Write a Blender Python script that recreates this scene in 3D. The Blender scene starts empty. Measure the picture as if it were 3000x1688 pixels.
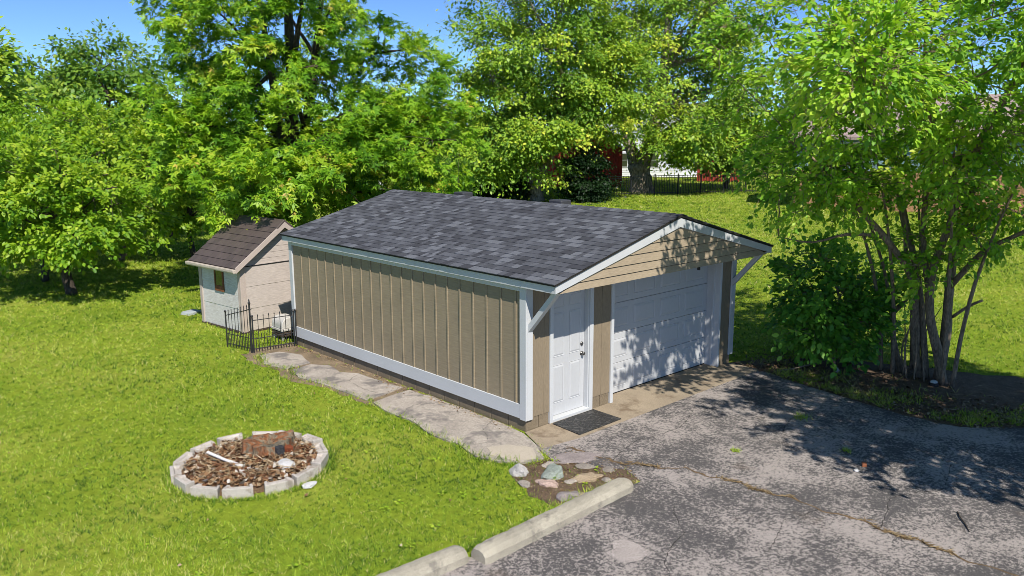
import bpy, bmesh, math, random
import numpy as np
from mathutils import Vector
R = math.radians
rng = np.random.default_rng(7)
random.seed(7)
S = bpy.context.scene
col = S.collection

# ------------------------------------------------------------------ camera, sky, sun, exposure
cam_d = bpy.data.cameras.new('camera'); cam = bpy.data.objects.new('camera', cam_d); col.objects.link(cam)
cam.location = (-7.974, -8.366, 4.408)
cam.rotation_euler = (R(90 - 10.829), R(0.19), R(-42.662))
cam_d.sensor_width = 36; cam_d.lens = 28.70; cam_d.clip_start = .1; cam_d.clip_end = 3000
S.camera = cam
SUN = Vector((-.42, -1.0, 1.18)).normalized()
el = math.asin(SUN.z); az = math.atan2(SUN.x, SUN.y)
w = bpy.data.worlds.new('World'); S.world = w; w.use_nodes = True
nt = w.node_tree; nt.nodes.clear()
sky = nt.nodes.new('ShaderNodeTexSky'); sky.sky_type = 'NISHITA'; sky.sun_disc = False
sky.sun_elevation = el; sky.sun_rotation = az; sky.air_density = .5; sky.dust_density = 0; sky.ozone_density = 9
bg = nt.nodes.new('ShaderNodeBackground'); bg.inputs[1].default_value = .135
wo = nt.nodes.new('ShaderNodeOutputWorld')
nt.links.new(sky.outputs[0], bg.inputs[0]); nt.links.new(bg.outputs[0], wo.inputs[0])
sd = bpy.data.lights.new('sun', 'SUN'); so = bpy.data.objects.new('sun', sd); col.objects.link(so)
sd.energy = 4.6; sd.angle = R(.53); sd.color = (1, .95, .86)
so.rotation_euler = SUN.to_track_quat('Z', 'Y').to_euler(); so.location = (-10, -20, 30)
vs = S.view_settings; vs.view_transform = 'Standard'; vs.look = 'None'; vs.exposure = .36; vs.gamma = 1; vs.use_curve_mapping = False
S.render.filter_size = .85; S.cycles.pixel_filter_type = 'BLACKMAN_HARRIS'; S.cycles.filter_width = .8
S.cycles.max_bounces = 6; S.cycles.transparent_max_bounces = 6

# ------------------------------------------------------------------ materials
def nodes(name):
    m = bpy.data.materials.new(name); m.use_nodes = True
    t = m.node_tree; t.nodes.clear()
    out = t.nodes.new('ShaderNodeOutputMaterial'); return m, t, out
def N(t, kind, **kw):
    n = t.nodes.new(kind)
    for k, v in kw.items():
        if k.startswith('i_'):
            n.inputs[int(k[2:]) if k[2:].isdigit() else k[2:].replace('_', ' ')].default_value = v
        else: setattr(n, k, v)
    return n
def L(t, a, b): t.links.new(a, b)
def pos(t, scale=(1, 1, 1)):
    g = t.nodes.new('ShaderNodeNewGeometry')
    m = t.nodes.new('ShaderNodeMapping'); m.inputs[3].default_value = scale
    L(t, g.outputs['Position'], m.inputs[0]); return m.outputs[0]
def noise(t, vec, scale, detail=4, rough=.6):
    n = N(t, 'ShaderNodeTexNoise'); n.inputs['Scale'].default_value = scale; n.inputs['Detail'].default_value = detail
    n.inputs['Roughness'].default_value = rough; L(t, vec, n.inputs['Vector']); return n.outputs[0]
def ramp(t, fac, stops, interp='LINEAR'):
    r = t.nodes.new('ShaderNodeValToRGB'); r.color_ramp.interpolation = interp
    e = r.color_ramp.elements
    while len(e) < len(stops): e.new(.5)
    for x, (p, c) in zip(e, stops):
        x.position = p; x.color = (c if not isinstance(c, (int, float)) else (c, c, c)) + ((1,) if not isinstance(c, (int, float)) else ()) if not isinstance(c, (int, float)) else (c, c, c, 1)
    L(t, fac, r.inputs[0]); return r.outputs[0]
def mix(t, f, a, b, mode='MIX'):
    m = t.nodes.new('ShaderNodeMix'); m.data_type = 'RGBA'; m.blend_type = mode
    for s, v in ((m.inputs[0], f), (m.inputs[6], a), (m.inputs[7], b)):
        if isinstance(v, (int, float)): s.default_value = v
        elif isinstance(v, tuple): s.default_value = v + (1,) if len(v) == 3 else v
        else: L(t, v, s)
    return m.outputs[2]
def bump(t, h, strength=.3, dist=.01):
    b = t.nodes.new('ShaderNodeBump'); b.inputs['Strength'].default_value = strength; b.inputs['Distance'].default_value = dist
    L(t, h, b.inputs['Height']); return b.outputs[0]
def princ(t, out, color, rough=.8, normal=None, spec=.3, metal=0):
    p = t.nodes.new('ShaderNodeBsdfPrincipled')
    if isinstance(color, tuple): p.inputs['Base Color'].default_value = color + (1,)
    else: L(t, color, p.inputs['Base Color'])
    p.inputs['Roughness'].default_value = rough; p.inputs['Specular IOR Level'].default_value = spec; p.inputs['Metallic'].default_value = metal
    if normal: L(t, normal, p.inputs['Normal'])
    L(t, p.outputs[0], out.inputs[0]); return p
def sc(c, k): return tuple(min(1, x * k) for x in c)
def mat(name, c, rough=.8, s1=2, a1=.12, s2=60, a2=.12, stretch=(1, 1, 1), bs=.3, bd=.006, spec=.3, metal=0, c2=None, stain=None):
    """painted / stone-like surface: broad and fine colour variation plus fine relief"""
    m, t, out = nodes(name)
    v = pos(t, stretch); f1 = noise(t, pos(t), s1, 5); f2 = noise(t, v, s2, 3)
    a = mix(t, ramp(t, f1, [(.3, 0.), (.7, 1.)]), sc(c, 1 - a1), sc(c2 or c, 1 + a1))
    b = mix(t, a2, a, ramp(t, f2, [(.3, 0.), (.7, 1.)]), 'OVERLAY')
    if stain:
        f3 = noise(t, pos(t), stain[1], 6, .7)
        b = mix(t, ramp(t, f3, [(stain[2], 0.), (stain[2] + .1, stain[3])]), b, stain[0])
    princ(t, out, b, rough, bump(t, f2, bs, bd), spec, metal); return m
def leaf_mat(name, stops, trans=.35, rough=.45):
    m, t, out = nodes(name)
    at = N(t, 'ShaderNodeAttribute', attribute_name='tint')
    c = ramp(t, at.outputs['Fac'], stops)
    p = t.nodes.new('ShaderNodeBsdfPrincipled'); L(t, c, p.inputs['Base Color'])
    p.inputs['Roughness'].default_value = rough; p.inputs['Specular IOR Level'].default_value = .35
    tr = t.nodes.new('ShaderNodeBsdfTranslucent')
    tc = mix(t, 1., c, (1.25, 1.15, .45), 'MULTIPLY'); L(t, tc, tr.inputs[0])
    x = t.nodes.new('ShaderNodeMixShader'); x.inputs[0].default_value = trans
    L(t, p.outputs[0], x.inputs[1]); L(t, tr.outputs[0], x.inputs[2]); L(t, x.outputs[0], out.inputs[0]); return m

WHITE = mat('white_paint', (.54, .55, .56), .55, 1.5, .03, 90, .06, bs=.12, bd=.003)
DOORW = mat('door_white', (.50, .505, .515), .45, 1.2, .025, 200, .05, (1, 1, .06), bs=.08, bd=.002)
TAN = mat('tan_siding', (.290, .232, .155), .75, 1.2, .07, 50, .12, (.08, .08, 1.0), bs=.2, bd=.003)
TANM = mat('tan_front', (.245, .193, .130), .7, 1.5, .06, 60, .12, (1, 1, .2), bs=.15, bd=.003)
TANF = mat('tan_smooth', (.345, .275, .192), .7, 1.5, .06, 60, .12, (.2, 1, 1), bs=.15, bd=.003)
BLOCKP = mat('painted_block', (.21, .165, .11), .85, 3, .14, 90, .3, bs=.6, bd=.006, stain=((.30, .26, .2), 7, .62, .6))
DARK = mat('dark_gap', (.018, .016, .015), .9)
DRIP = mat('drip_edge', (.022, .020, .018), .7)
SH = [mat('shingle_%s' % n, c, .92, 6, .10, 420, .55, bs=.7, bd=.004) for n, c in zip(
    ('charcoal', 'dark_grey', 'grey', 'mid_grey', 'pale_grey'),
    [(.050, .051, .060), (.066, .068, .079), (.083, .086, .100), (.102, .106, .122), (.138, .144, .163)])]
SHC = [.12, .26, .30, .18, .14]
CONC = mat('concrete_slab', (.38, .335, .285), .92, 1.6, .18, 55, .45, bs=.7, bd=.008, stain=((.15, .137, .128), 1.9, .50, .8))
CONC2 = mat('concrete_apron', (.31, .25, .18), .9, 1.3, .15, 80, .25, bs=.4, bd=.004, stain=((.15, .105, .068), 1.5, .54, .75))
CURB = mat('concrete_kerb', (.37, .335, .265), .92, 3, .2, 120, .4, bs=.7, bd=.006, stain=((.15, .135, .115), 5, .57, .7))
RINGB = mat('ring_block_concrete', (.47, .425, .38), .92, 5, .14, 120, .3, bs=.6, bd=.005, stain=((.22, .175, .13), 6, .54, .65))
SOIL = mat('bare_soil', (.14, .095, .062), .95, 5, .3, 60, .6, bs=1, bd=.02)
IRON = mat('black_iron', (.022, .022, .024), .45, 20, .2, 90, .1, spec=.5)
BARK = mat('grey_bark', (.13, .105, .08), .95, 3, .25, 25, .6, (1, 1, .25), bs=1, bd=.03)
BARKP = mat('pale_bark', (.27, .225, .175), .95, 3, .25, 14, .7, (1, 1, .2), bs=1, bd=.05)
BARKD = mat('dark_bark', (.07, .055, .042), .95, 3, .25, 25, .5, (1, 1, .25), bs=1, bd=.02)
BARKT = mat('brown_bark', (.23, .175, .12), .9, 5, .25, 40, .5, (1, 1, .3), bs=.9, bd=.012)
SHEDW = mat('shed_panel', (.50, .43, .38), .7, 1.5, .06, 40, .18, (.2, .2, 3), bs=.3, bd=.004)
SHEDL = mat('shed_panel_weathered', (.60, .57, .54), .75, 2, .08, 40, .3, (.2, .2, 3), bs=.35, bd=.004, stain=((.33, .28, .22), 2.5, .62, .5))
SHEDT = mat('shed_trim', (.46, .38, .33), .6, 2, .05, 60, .1)
SHEDR = [mat('shed_shingle_%s' % n, c, .5, 4, .12, 90, .2, bs=.2, bd=.003, spec=.45) for n, c in zip(('brown', 'deep_brown'), [(.095, .072, .066), (.080, .061, .057)])]
GUT = mat('gutter_cream', (.50, .43, .36), .5, 5, .1, 40, .15)
RUST = mat('rust_wood', (.20, .075, .035), .7, 9, .3, 60, .3)
WOOD = mat('dark_wood', (.065, .045, .03), .85, 6, .3, 60, .4, (1, 1, .3))
MAT_RUB = None

# ------------------------------------------------------------------ mesh helpers
class MB:
    def __init__(s): s.v = []; s.f = []; s.m = []
    def add(s, v, f, m=0):
        o = len(s.v); s.v += [tuple(p) for p in v]; s.f += [tuple(i + o for i in q) for q in f]; s.m += [m] * len(f); return s
    def box(s, x0, x1, y0, y1, z0, z1, m=0):
        return s.add([(x0, y0, z0), (x1, y0, z0), (x1, y1, z0), (x0, y1, z0), (x0, y0, z1), (x1, y0, z1), (x1, y1, z1), (x0, y1, z1)],
                     [(0, 3, 2, 1), (4, 5, 6, 7), (0, 1, 5, 4), (1, 2, 6, 5), (2, 3, 7, 6), (3, 0, 4, 7)], m)
    def prism(s, poly, axis, a, b, m=0):
        """polygon of 2-D points extruded along an axis from a to b"""
        n = len(poly)
        def P(p, t): return (t, p[0], p[1]) if axis == 'x' else (p[0], t, p[1]) if axis == 'y' else (p[0], p[1], t)
        return s.add([P(p, a) for p in poly] + [P(p, b) for p in poly],
                     [tuple(range(n))[::-1], tuple(range(n, 2 * n))] + [(i, (i + 1) % n, n + (i + 1) % n, n + i) for i in range(n)], m)
    def tube(s, pts, rad, sides=6, m=0):
        v, f = tube(pts, rad, sides); return s.add(v, f, m)
    def build(s, name, mats, parent=None, bevel=0, smooth=False, loc=(0, 0, 0)):
        me = bpy.data.meshes.new(name)
        lv = [(a[0] - loc[0], a[1] - loc[1], a[2] - loc[2]) for a in s.v]
        me.from_pydata(lv, [], s.f)
        ms = mats if isinstance(mats, (list, tuple)) else [mats]
        for x in ms: me.materials.append(x)
        if len(ms) > 1: me.polygons.foreach_set('material_index', s.m)
        bm = bmesh.new(); bm.from_mesh(me)
        bmesh.ops.recalc_face_normals(bm, faces=bm.faces)
        if bevel: bmesh.ops.bevel(bm, geom=bm.edges[:], offset=bevel, segments=1, affect='EDGES', clamp_overlap=True)
        bm.to_mesh(me); bm.free()
        if smooth: me.polygons.foreach_set('use_smooth', [True] * len(me.polygons))
        return link(name, me, parent, loc)
def link(name, me, parent=None, loc=(0, 0, 0)):
    o = bpy.data.objects.new(name, me); col.objects.link(o); o.parent = parent; o.location = loc; return o
def tube(pts, rad, sides=6):
    P = np.array(pts, float); n = len(P); rad = np.broadcast_to(rad, n)
    T = np.gradient(P, axis=0); T /= np.linalg.norm(T, axis=1)[:, None] + 1e-9
    ref = np.array([0, 0, 1.]) if abs(T[:, 2]).mean() < .8 else np.array([1., 0, 0])
    A = np.cross(T, ref); A /= np.linalg.norm(A, axis=1)[:, None] + 1e-9; B = np.cross(T, A)
    a = np.arange(sides) * 2 * np.pi / sides
    V = P[:, None] + rad[:, None, None] * (np.cos(a)[None, :, None] * A[:, None] + np.sin(a)[None, :, None] * B[:, None])
    i = np.arange(n - 1)[:, None] * sides; j = np.arange(sides)[None]; k = (j + 1) % sides
    F = np.stack([i + j, i + k, i + sides + k, i + sides + j], -1).reshape(-1, 4)
    F = [tuple(q) for q in F.tolist()] + [tuple(range(sides))[::-1], tuple(range((n - 1) * sides, n * sides))]
    return V.reshape(-1, 3).tolist(), F
def np_mesh(name, V, F, material, parent=None, tint=None, smooth=False, loc=(0, 0, 0)):
    """fast mesh from arrays; F is (M,k)"""
    me = bpy.data.meshes.new(name); V = np.asarray(V, np.float32) - np.asarray(loc, np.float32); F = np.asarray(F, np.int32); k = F.shape[1]
    me.vertices.add(len(V)); me.vertices.foreach_set('co', V.ravel())
    me.loops.add(F.size); me.loops.foreach_set('vertex_index', F.ravel())
    me.polygons.add(len(F)); me.polygons.foreach_set('loop_start', np.arange(len(F), dtype=np.int32) * k)
    if smooth: me.polygons.foreach_set('use_smooth', np.ones(len(F), bool))
    if tint is not None:
        a = me.attributes.new('tint', 'FLOAT', 'FACE'); a.data.foreach_set('value', np.asarray(tint, np.float32))
    me.update(calc_edges=True); me.materials.append(material)
    return link(name, me, parent, loc)
def tag(o, label=None, cat=None, group=None, kind=None):
    for k, v in (('label', label), ('category', cat), ('group', group), ('kind', kind)):
        if v: o[k] = v
    return o
def thing(name, label, cat, loc=(0, 0, 0), rz=0, group=None):
    o = bpy.data.objects.new(name, None); o.empty_display_size = .2; col.objects.link(o); o.location = loc; o.rotation_euler = (0, 0, rz)
    return tag(o, label, cat, group)
def inpoly(x, y, poly):
    c = np.zeros(len(x), bool); n = len(poly)
    for i in range(n):
        x0, y0 = poly[i]; x1, y1 = poly[i - 1]
        hit = ((y0 > y) != (y1 > y)) & (x < (x1 - x0) * (y - y0) / (y1 - y0 + 1e-12) + x0); c ^= hit
    return c
def wobble(poly, step=.12, amp=.03, seed=1):
    """resample a closed outline with small irregularities"""
    r = np.random.default_rng(seed); out = []
    for i in range(len(poly)):
        a = np.array(poly[i]); b = np.array(poly[(i + 1) % len(poly)]); n = max(1, int(np.linalg.norm(b - a) / step))
        for k in range(n): out.append(tuple(a + (b - a) * k / n + r.normal(0, amp, 2)))
    return out
def slab(name, poly, z0, z1, material, parent=None):
    return MB().prism(poly, 'z', z0, z1).build(name, material, parent)
def lownoise(x, y, s, seed=0):
    r = np.random.default_rng(seed); v = 0
    for k in range(6):
        a, b, c = r.normal(0, 1, 2).tolist() + [r.uniform(0, 6)]; v = v + np.sin((a * x + b * y) * s * (1 + .5 * k) + c) / (1 + .4 * k)
    return v / 3

# ------------------------------------------------------------------ ground, driveway, paving
def ground_mat():
    m, t, out = nodes('lawn_ground'); v = pos(t)
    a = noise(t, v, .35, 4); b = noise(t, v, 9, 5, .7); c = noise(t, pos(t, (1, 1, 1)), 60, 3)
    g = ramp(t, a, [(.3, (.15, .225, .018)), (.5, (.21, .275, .022)), (.72, (.29, .31, .05))])
    g = mix(t, .55, g, ramp(t, b, [(.25, .15), (.75, .85)]), 'OVERLAY')
    g = mix(t, .4, g, ramp(t, c, [(.3, .1), (.7, .9)]), 'OVERLAY')
    princ(t, out, g, .95, bump(t, c, .6, .03), .1); return m
GROUND = ground_mat()
g = MB(); nn = 24
def graded(k): return math.copysign((abs(k) / nn) ** 3 * 900, k)
vv = [(graded(i), graded(j), 0) for j in range(-nn, nn + 1) for i in range(-nn, nn + 1)]; q = 2 * nn + 1
g.add(vv, [(j * q + i, j * q + i + 1, (j + 1) * q + i + 1, (j + 1) * q + i) for j in range(q - 1) for i in range(q - 1)])
tag(g.build('ground', GROUND), 'green mown lawn ground reaching to the trees', kind='structure')

ASPH = [(-5.6, -2.12), (-3.0, -2.22), (-2.85, -2.36), (-.5, -2.27), (-.12, -2.25), (.02, -1.9), (-.25, -1.5), (-.45, -1.0), (-.3, -.42), (.42, -.55), (1.6, -.55), (3.5, -.55), (5.38, -.55), (5.36, -1.0), (5.2, -1.4), (5.05, -2.35), (4.85, -3.3), (4.9, -4.3), (5.6, -5.05), (8.5, -8.2), (14, -14), (12, -22), (-9, -22), (-7.5, -4)]
def asphalt_mat():
    m, t, out = nodes('worn_asphalt'); v = pos(t)
    big = noise(t, v, .8, 6, .6); med = noise(t, v, 5, 6, .7); fine = noise(t, v, 75, 3, .7); vf = noise(t, v, 230, 2)
    sm = t.nodes.new('ShaderNodeMath'); sm.operation = 'MULTIPLY_ADD'; L(t, big, sm.inputs[0]); sm.inputs[1].default_value = 1.4
    s2 = t.nodes.new('ShaderNodeMath'); s2.operation = 'MULTIPLY'; L(t, med, s2.inputs[0]); s2.inputs[1].default_value = .55; L(t, s2.outputs[0], sm.inputs[2])
    f2_ = noise(t, v, 26, 4, .7)
    s3 = t.nodes.new('ShaderNodeMath'); s3.operation = 'MULTIPLY_ADD'; L(t, fine, s3.inputs[0]); s3.inputs[1].default_value = 1.0; L(t, sm.outputs[0], s3.inputs[2])
    s4 = t.nodes.new('ShaderNodeMath'); s4.operation = 'MULTIPLY_ADD'; L(t, f2_, s4.inputs[0]); s4.inputs[1].default_value = 1.6; L(t, s3.outputs[0], s4.inputs[2])
    mr = t.nodes.new('ShaderNodeMapRange'); L(t, s4.outputs[0], mr.inputs[0]); mr.inputs[1].default_value = 2.18; mr.inputs[2].default_value = 2.42
    pale = mix(t, ramp(t, vf, [(.35, 0.), (.65, 1.)]), (.28, .245, .225), (.43, .38, .35))
    dark = mix(t, ramp(t, fine, [(.3, 0.), (.7, 1.)]), (.062, .058, .058), (.115, .107, .104))
    c = mix(t, mr.outputs[0], dark, pale)
    br = noise(t, pos(t), .9, 4, .6); c = mix(t, ramp(t, br, [(.62, 0.), (.74, .45)]), c, (.15, .105, .07))
    princ(t, out, c, .9, bump(t, fine, .7, .008), .25); return m
tag(slab('driveway', wobble(ASPH, .25, .02, 3), -.05, .012, asphalt_mat()), 'worn dark asphalt driveway with pale patches', kind='structure')

SOILP = [(5.40, .1), (5.42, -.62), (5.2, -1.3), (5.0, -2.35), (4.8, -3.3), (4.85, -4.35), (5.5, -5.1), (7.5, -7.3), (9, -7.0), (8.6, -4.6), (8.0, -3.2), (7.6, -2.2), (7.0, -1.0), (6.0, -.2)]
tag(slab('soil_strip', wobble(SOILP, .2, .06, 5), -.05, .006, SOIL), 'strip of bare soil beside the driveway', kind='structure')
SOILQ = [(-1.25, -1.05), (-.9, -.85), (-.35, -1.0), (.1, -.8), (.12, -1.9), (-.1, -2.2), (-.7, -2.25), (-1.3, -2.2), (-1.45, -1.6)]
tag(slab('soil_patch', wobble(SOILQ, .15, .05, 6), -.05, .005, SOIL), 'patch of bare soil between stones and driveway', kind='structure')
SOILR = [(-1.25, 4.8), (-1.2, 5.3), (-1.3, 6.3), (-1.2, 6.9), (-.9, 7.3), (.0, 7.3), (.0, 2.4), (-.95, 2.5), (-1.08, 3.0), (-1.05, 3.8)]
tag(slab('soil_edge', wobble(SOILR, .15, .05, 8), -.05, .005, mat('dusty_soil', (.22, .165, .105), .95, 3, .3, 60, .5, bs=.9, bd=.012)), 'dusty soil along the garage foot', kind='structure')

APRON = [(-.06, -.22), (.42, -.70), (5.41, -.66), (5.40, .0), (4.98, .0), (4.98, .30), (1.95, .30), (1.9, .0), (-.02, .0)]
tag(slab('concrete_apron', [(-.04, -.02), (-.30, -.62), (.42, -.715), (5.41, -.665), (5.40, .0), (4.98, .0), (4.98, .36), (1.95, .36), (1.9, .0), (1.4, .0), (1.4, .12), (.5, .12), (.5, .0)], -.1, .022, CONC2), 'smooth tan concrete apron before the garage doors', kind='structure')
PATIO = [[(-.36, -.66), (-.08, -.03), (-.03, .4), (-.03, 2.0), (-.10, 2.85), (-.5, 2.78), (-.93, 2.72), (-1.02, 2.2), (-.98, 1.6), (-1.1, .9), (-1.05, .3), (-1.18, -.2), (-1.08, -.55), (-.8, -.86), (-.55, -.93)],
         [(-.10, 3.02), (-.16, 3.6), (-.22, 4.3), (-.40, 4.6), (-.36, 5.1), (-.55, 5.42), (-.98, 5.34), (-1.14, 4.8), (-1.02, 4.2), (-.98, 3.6), (-.95, 2.86), (-.5, 2.92)],
         [(-.48, 5.56), (-.36, 6.2), (-.55, 6.72), (-1.0, 6.72), (-1.18, 6.1), (-1.05, 5.5)]]
for i, p in enumerate(PATIO):
    o = slab('paving_slab', wobble(p, .22, .014, 20 + i), -.05, .026 - .003 * i, CONC)
    tag(o, ['large cracked pale concrete slab beside the front garage corner', 'stained concrete slab halfway along the garage side wall', 'small worn concrete slab near the iron fence'][i], 'paving slab', 'worn slabs along the garage side')
tag(slab('cement_patch', wobble([(-.62, -.86), (-.9, -.72), (-1.0, -.35), (-.85, -.08), (-.55, -.2), (-.38, -.55)], .1, .015, 31), .02, .030, mat('new_cement', (.46, .40, .32), .9, 2, .08, 60, .2)), 'smooth pale cement patch at the slab end near the stones', 'cement patch')

# crack across the driveway with dry grass
CR = np.array([(.0, -.82), (.05, -1.3), (.12, -1.67), (.35, -2.1), (.59, -2.42), (.68, -2.95), (.77, -3.57), (.80, -4.2), (.84, -4.82), (.82, -5.4), (.82, -6.2), (.8, -8)])
mb = MB(); t_ = np.linspace(0, len(CR) - 1, 130); cx = np.interp(t_, range(len(CR)), CR[:, 0]) + .035 * np.sin(t_ * 5.1) + .02 * np.sin(t_ * 13) + rng.normal(0, .006, 130); cy = np.interp(t_, range(len(CR)), CR[:, 1])
wd = .012 + .018 * rng.random(130) * (.5 + .5 * np.sin(np.arange(130) * .37))
mb.add([(x - a, y, .0155) for x, y, a in zip(cx, cy, wd)] + [(x + a, y, .0155) for x, y, a in zip(cx, cy, wd)], [(i, i + 130, i + 131, i + 1) for i in range(129)])
tag(mb.build('driveway_crack', mat('crack_dirt', (.15, .10, .055), .95, 8, .4, 90, .5)), 'dirt filled crack running across the driveway', kind='structure')

tag(slab('asphalt_patch', wobble([(-1.85, -3.15), (-1.5, -3.05), (-1.42, -3.3), (-1.55, -3.5), (-1.85, -3.42)], .08, .02, 77), .0, .0165, mat('worn_patch', (.36, .315, .29), .95, 6, .15, 60, .5)), 'pale worn patch in the near driveway', kind='structure')
# hairline cracks branching over the asphalt
def hairline(pts, wdt, seed):
    r = np.random.default_rng(seed); P = np.array(pts, float); n = 60; t = np.linspace(0, len(P) - 1, n)
    x = np.interp(t, range(len(P)), P[:, 0]) + np.cumsum(r.normal(0, .007, n)); y = np.interp(t, range(len(P)), P[:, 1]) + np.cumsum(r.normal(0, .007, n)); w_ = wdt * .6 * r.uniform(.2, 1.2, n)
    d = np.gradient(np.stack([x, y], 1), axis=0); d /= np.linalg.norm(d, axis=1)[:, None]; nx_, ny_ = -d[:, 1] * w_, d[:, 0] * w_
    return MB().add([(a, b, .0150) for a, b in zip(x - nx_, y - ny_)] + [(a, b, .0150) for a, b in zip(x + nx_, y + ny_)], [(i, i + 1, i + 1 + n, i + n) for i in range(n - 1)])
SLABC = (([(-.1, 1.9), (-.5, 2.1), (-1.0, 1.85)], .007), ([(-.05, .7), (-.45, .5), (-.7, .1), (-1.1, .2)], .006), ([(-.2, 4.2), (-.6, 4.0), (-1.0, 4.15)], .008), ([(-.6, 4.0), (-.7, 3.4), (-.6, 2.95)], .006))
HAIR = [mat('crack_dark', (.022, .020, .018), .95), mat('crack_pale', (.36, .32, .28), .95)]
for i, (p, w_, m_) in enumerate((([(.70, -3.0), (1.1, -2.75), (1.5, -2.85)], .008, 1), ([(.76, -3.5), (1.2, -3.2), (1.9, -3.1), (2.6, -2.7)], .007, 1), ([(.8, -4.2), (.2, -4.0), (-.5, -4.3)], .008, 0), ([(1.2, -3.2), (1.35, -3.7), (1.6, -4.1)], .006, 1),
    ([(.84, -4.9), (1.7, -4.7), (2.4, -5.0), (3.3, -4.8)], .007, 0), ([(.1, -1.6), (.9, -1.35), (1.8, -1.5), (2.6, -1.2)], .008, 0), ([(-.4, -3.0), (-.9, -3.5), (-1.6, -3.7), (-2.2, -4.3)], .008, 0), ([(2.6, -2.7), (3.4, -2.4), (4.4, -2.6)], .007, 0))):
    tag(hairline(p, w_, 300 + i).build('asphalt_crack', HAIR[m_]), 'thin branching crack in the asphalt', kind='structure')

for i, (p, w_) in enumerate(SLABC):
    o = hairline(p, w_, 400 + i).build('slab_crack', HAIR[0]); o.location.z = .0125; tag(o, 'thin crack in the concrete slab', kind='structure')

# ------------------------------------------------------------------ garage
GW, GL, ZE, ZR, OV, OF, OB = 5.45, 7.07, 2.356, 3.11, .10, .69, .155
garage = thing('garage', 'tan garage with grey shingle roof, white trim and two white doors', 'garage')
G = garage
mb = MB(); mb.box(.03, GW - .03, .40, GL - .03, .02, 2.2); mb.box(.03, .50, .03, .41, .02, 2.2); mb.box(1.41, 1.91, .03, .41, .02, 2.2); mb.box(5.0, GW - .03, .03, .41, .02, 2.2)
mb.box(.45, 5.02, .03, .41, 2.08, 2.2); mb.box(.50, 1.41, .15, .41, .02, 2.2)
mb.build('wall_core', DARK, G)
wl = MB().box(.012, .03, .0, GL, .2, 2.2).build('side_wall', TAN, G)
bat = [.22, .54, .87, 1.19, 1.52, 1.84, 2.15, 2.48, 2.80, 3.11, 3.43, 3.75, 4.07, 4.39, 4.71, 5.03, 5.35, 5.67, 5.99, 6.31, 6.63]
ed = [.10] + bat + [6.98]
for i in range(len(ed) - 1):
    MB().box(.0 + rng.uniform(0, .002), .014, ed[i] + .002, ed[i + 1] - .002, .41, 2.15).build('siding_board', TAN, wl)
for y in bat:
    MB().box(-.013, .004, y - .017, y + .017, .418, 2.14).build('batten', TAN, wl, .002)
skirt = MB().box(-.028, -.001, .108, GL - .10, .20, .42).build('skirt_board', WHITE, G, .003)
MB().box(-.026, -.001, .108, GL - .10, 2.135, 2.24).build('frieze_board', WHITE, G, .003)
for y0, y1, nm in ((-.028, .107, 0), (GL - .095, GL + .028, 1)):
    MB().box(-.030, .012, y0, y1, .185 if nm == 0 else .2, 2.24).build('corner_board', WHITE, G, .003)
MB().box(.013, .112, -.030, -.001, .185, 2.24).build('corner_board', WHITE, G, .003)
MB().box(5.34, GW + .03, -.030, -.001, .19, 2.24).build('corner_board', WHITE, G, .003)
MB().box(GW - .012, GW + .028, .0, .11, .19, 2.24).build('corner_board', WHITE, G, .003)
MB().box(GW - .03, GW, .11, GL, .2, 2.24).build('side_wall', TAN, G)
MB().box(0, GW, GL - .03, GL, .2, 2.24).build('back_wall', TAN, G)
# foundation blocks
fb = MB(); fb.box(.03, GW - .02, .41, GL - .02, -.1, .2); fb.box(.03, .5, .05, .405, -.1, .2); fb.box(1.42, 1.9, .05, .405, -.1, .2); fb.box(5.02, GW - .02, .05, .405, -.1, .2); fb = fb.build('foundation', BLOCKP, G)
y = .02
while y < GL - .05:
    y1 = min(y + .39, GL - .02); MB().box(.012, .04, y, y1 - .006, -.1, .205).build('foundation_block', BLOCKP, fb, .004); y += .396
for x0, x1 in ((.014, .27), (.275, .485), (1.46, 1.66), (1.665, 1.885), (5.03, 5.24), (5.245, 5.43)):
    MB().box(x0, x1 - .004, .008, .05, -.1, .215).build('foundation_block', BLOCKP, fb, .004)
# front wall boards
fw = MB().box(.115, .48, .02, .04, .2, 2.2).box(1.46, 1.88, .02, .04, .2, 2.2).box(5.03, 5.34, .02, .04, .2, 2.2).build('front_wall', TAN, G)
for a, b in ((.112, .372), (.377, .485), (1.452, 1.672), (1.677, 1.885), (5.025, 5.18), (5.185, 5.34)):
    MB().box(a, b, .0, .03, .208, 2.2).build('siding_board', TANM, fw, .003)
# eave fascia, soffit, rake fascia
th = math.atan2(ZR - ZE, GW / 2 + OV); tt = math.tan(th)
MB().box(-OV, -OV + .025, -OF + .028, GL + OB, 2.215, 2.325).build('fascia', WHITE, G, .002)
MB().box(GW + OV - .025, GW + OV, -OF + .028, GL + OB, 2.215, 2.325).build('fascia', WHITE, G, .002)
MB().box(-OV + .026, GW + OV - .026, -OF + .03, GL + OB - .01, 2.222, 2.238).build('soffit', WHITE, G)
for sgn in (0, 1):
    def X(x): return x if sgn == 0 else GW - x
    xm = GW / 2
    poly = [(X(-OV), 2.215), (X(xm), 2.215 + (xm + OV) * tt * .93), (X(xm), 3.062), (X(-OV), 2.325)]
    MB().prism(poly, 'y', -OF - .004, -OF + .024).build('rake_board', WHITE, G, .002)
    MB().prism([(X(-OV), 2.215), (X(xm), 2.215 + (xm + OV) * tt * .93), (X(xm), 3.062), (X(-OV), 2.325)], 'y', GL + OB - .02, GL + OB + .004).build('rake_board', WHITE, G)
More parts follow.
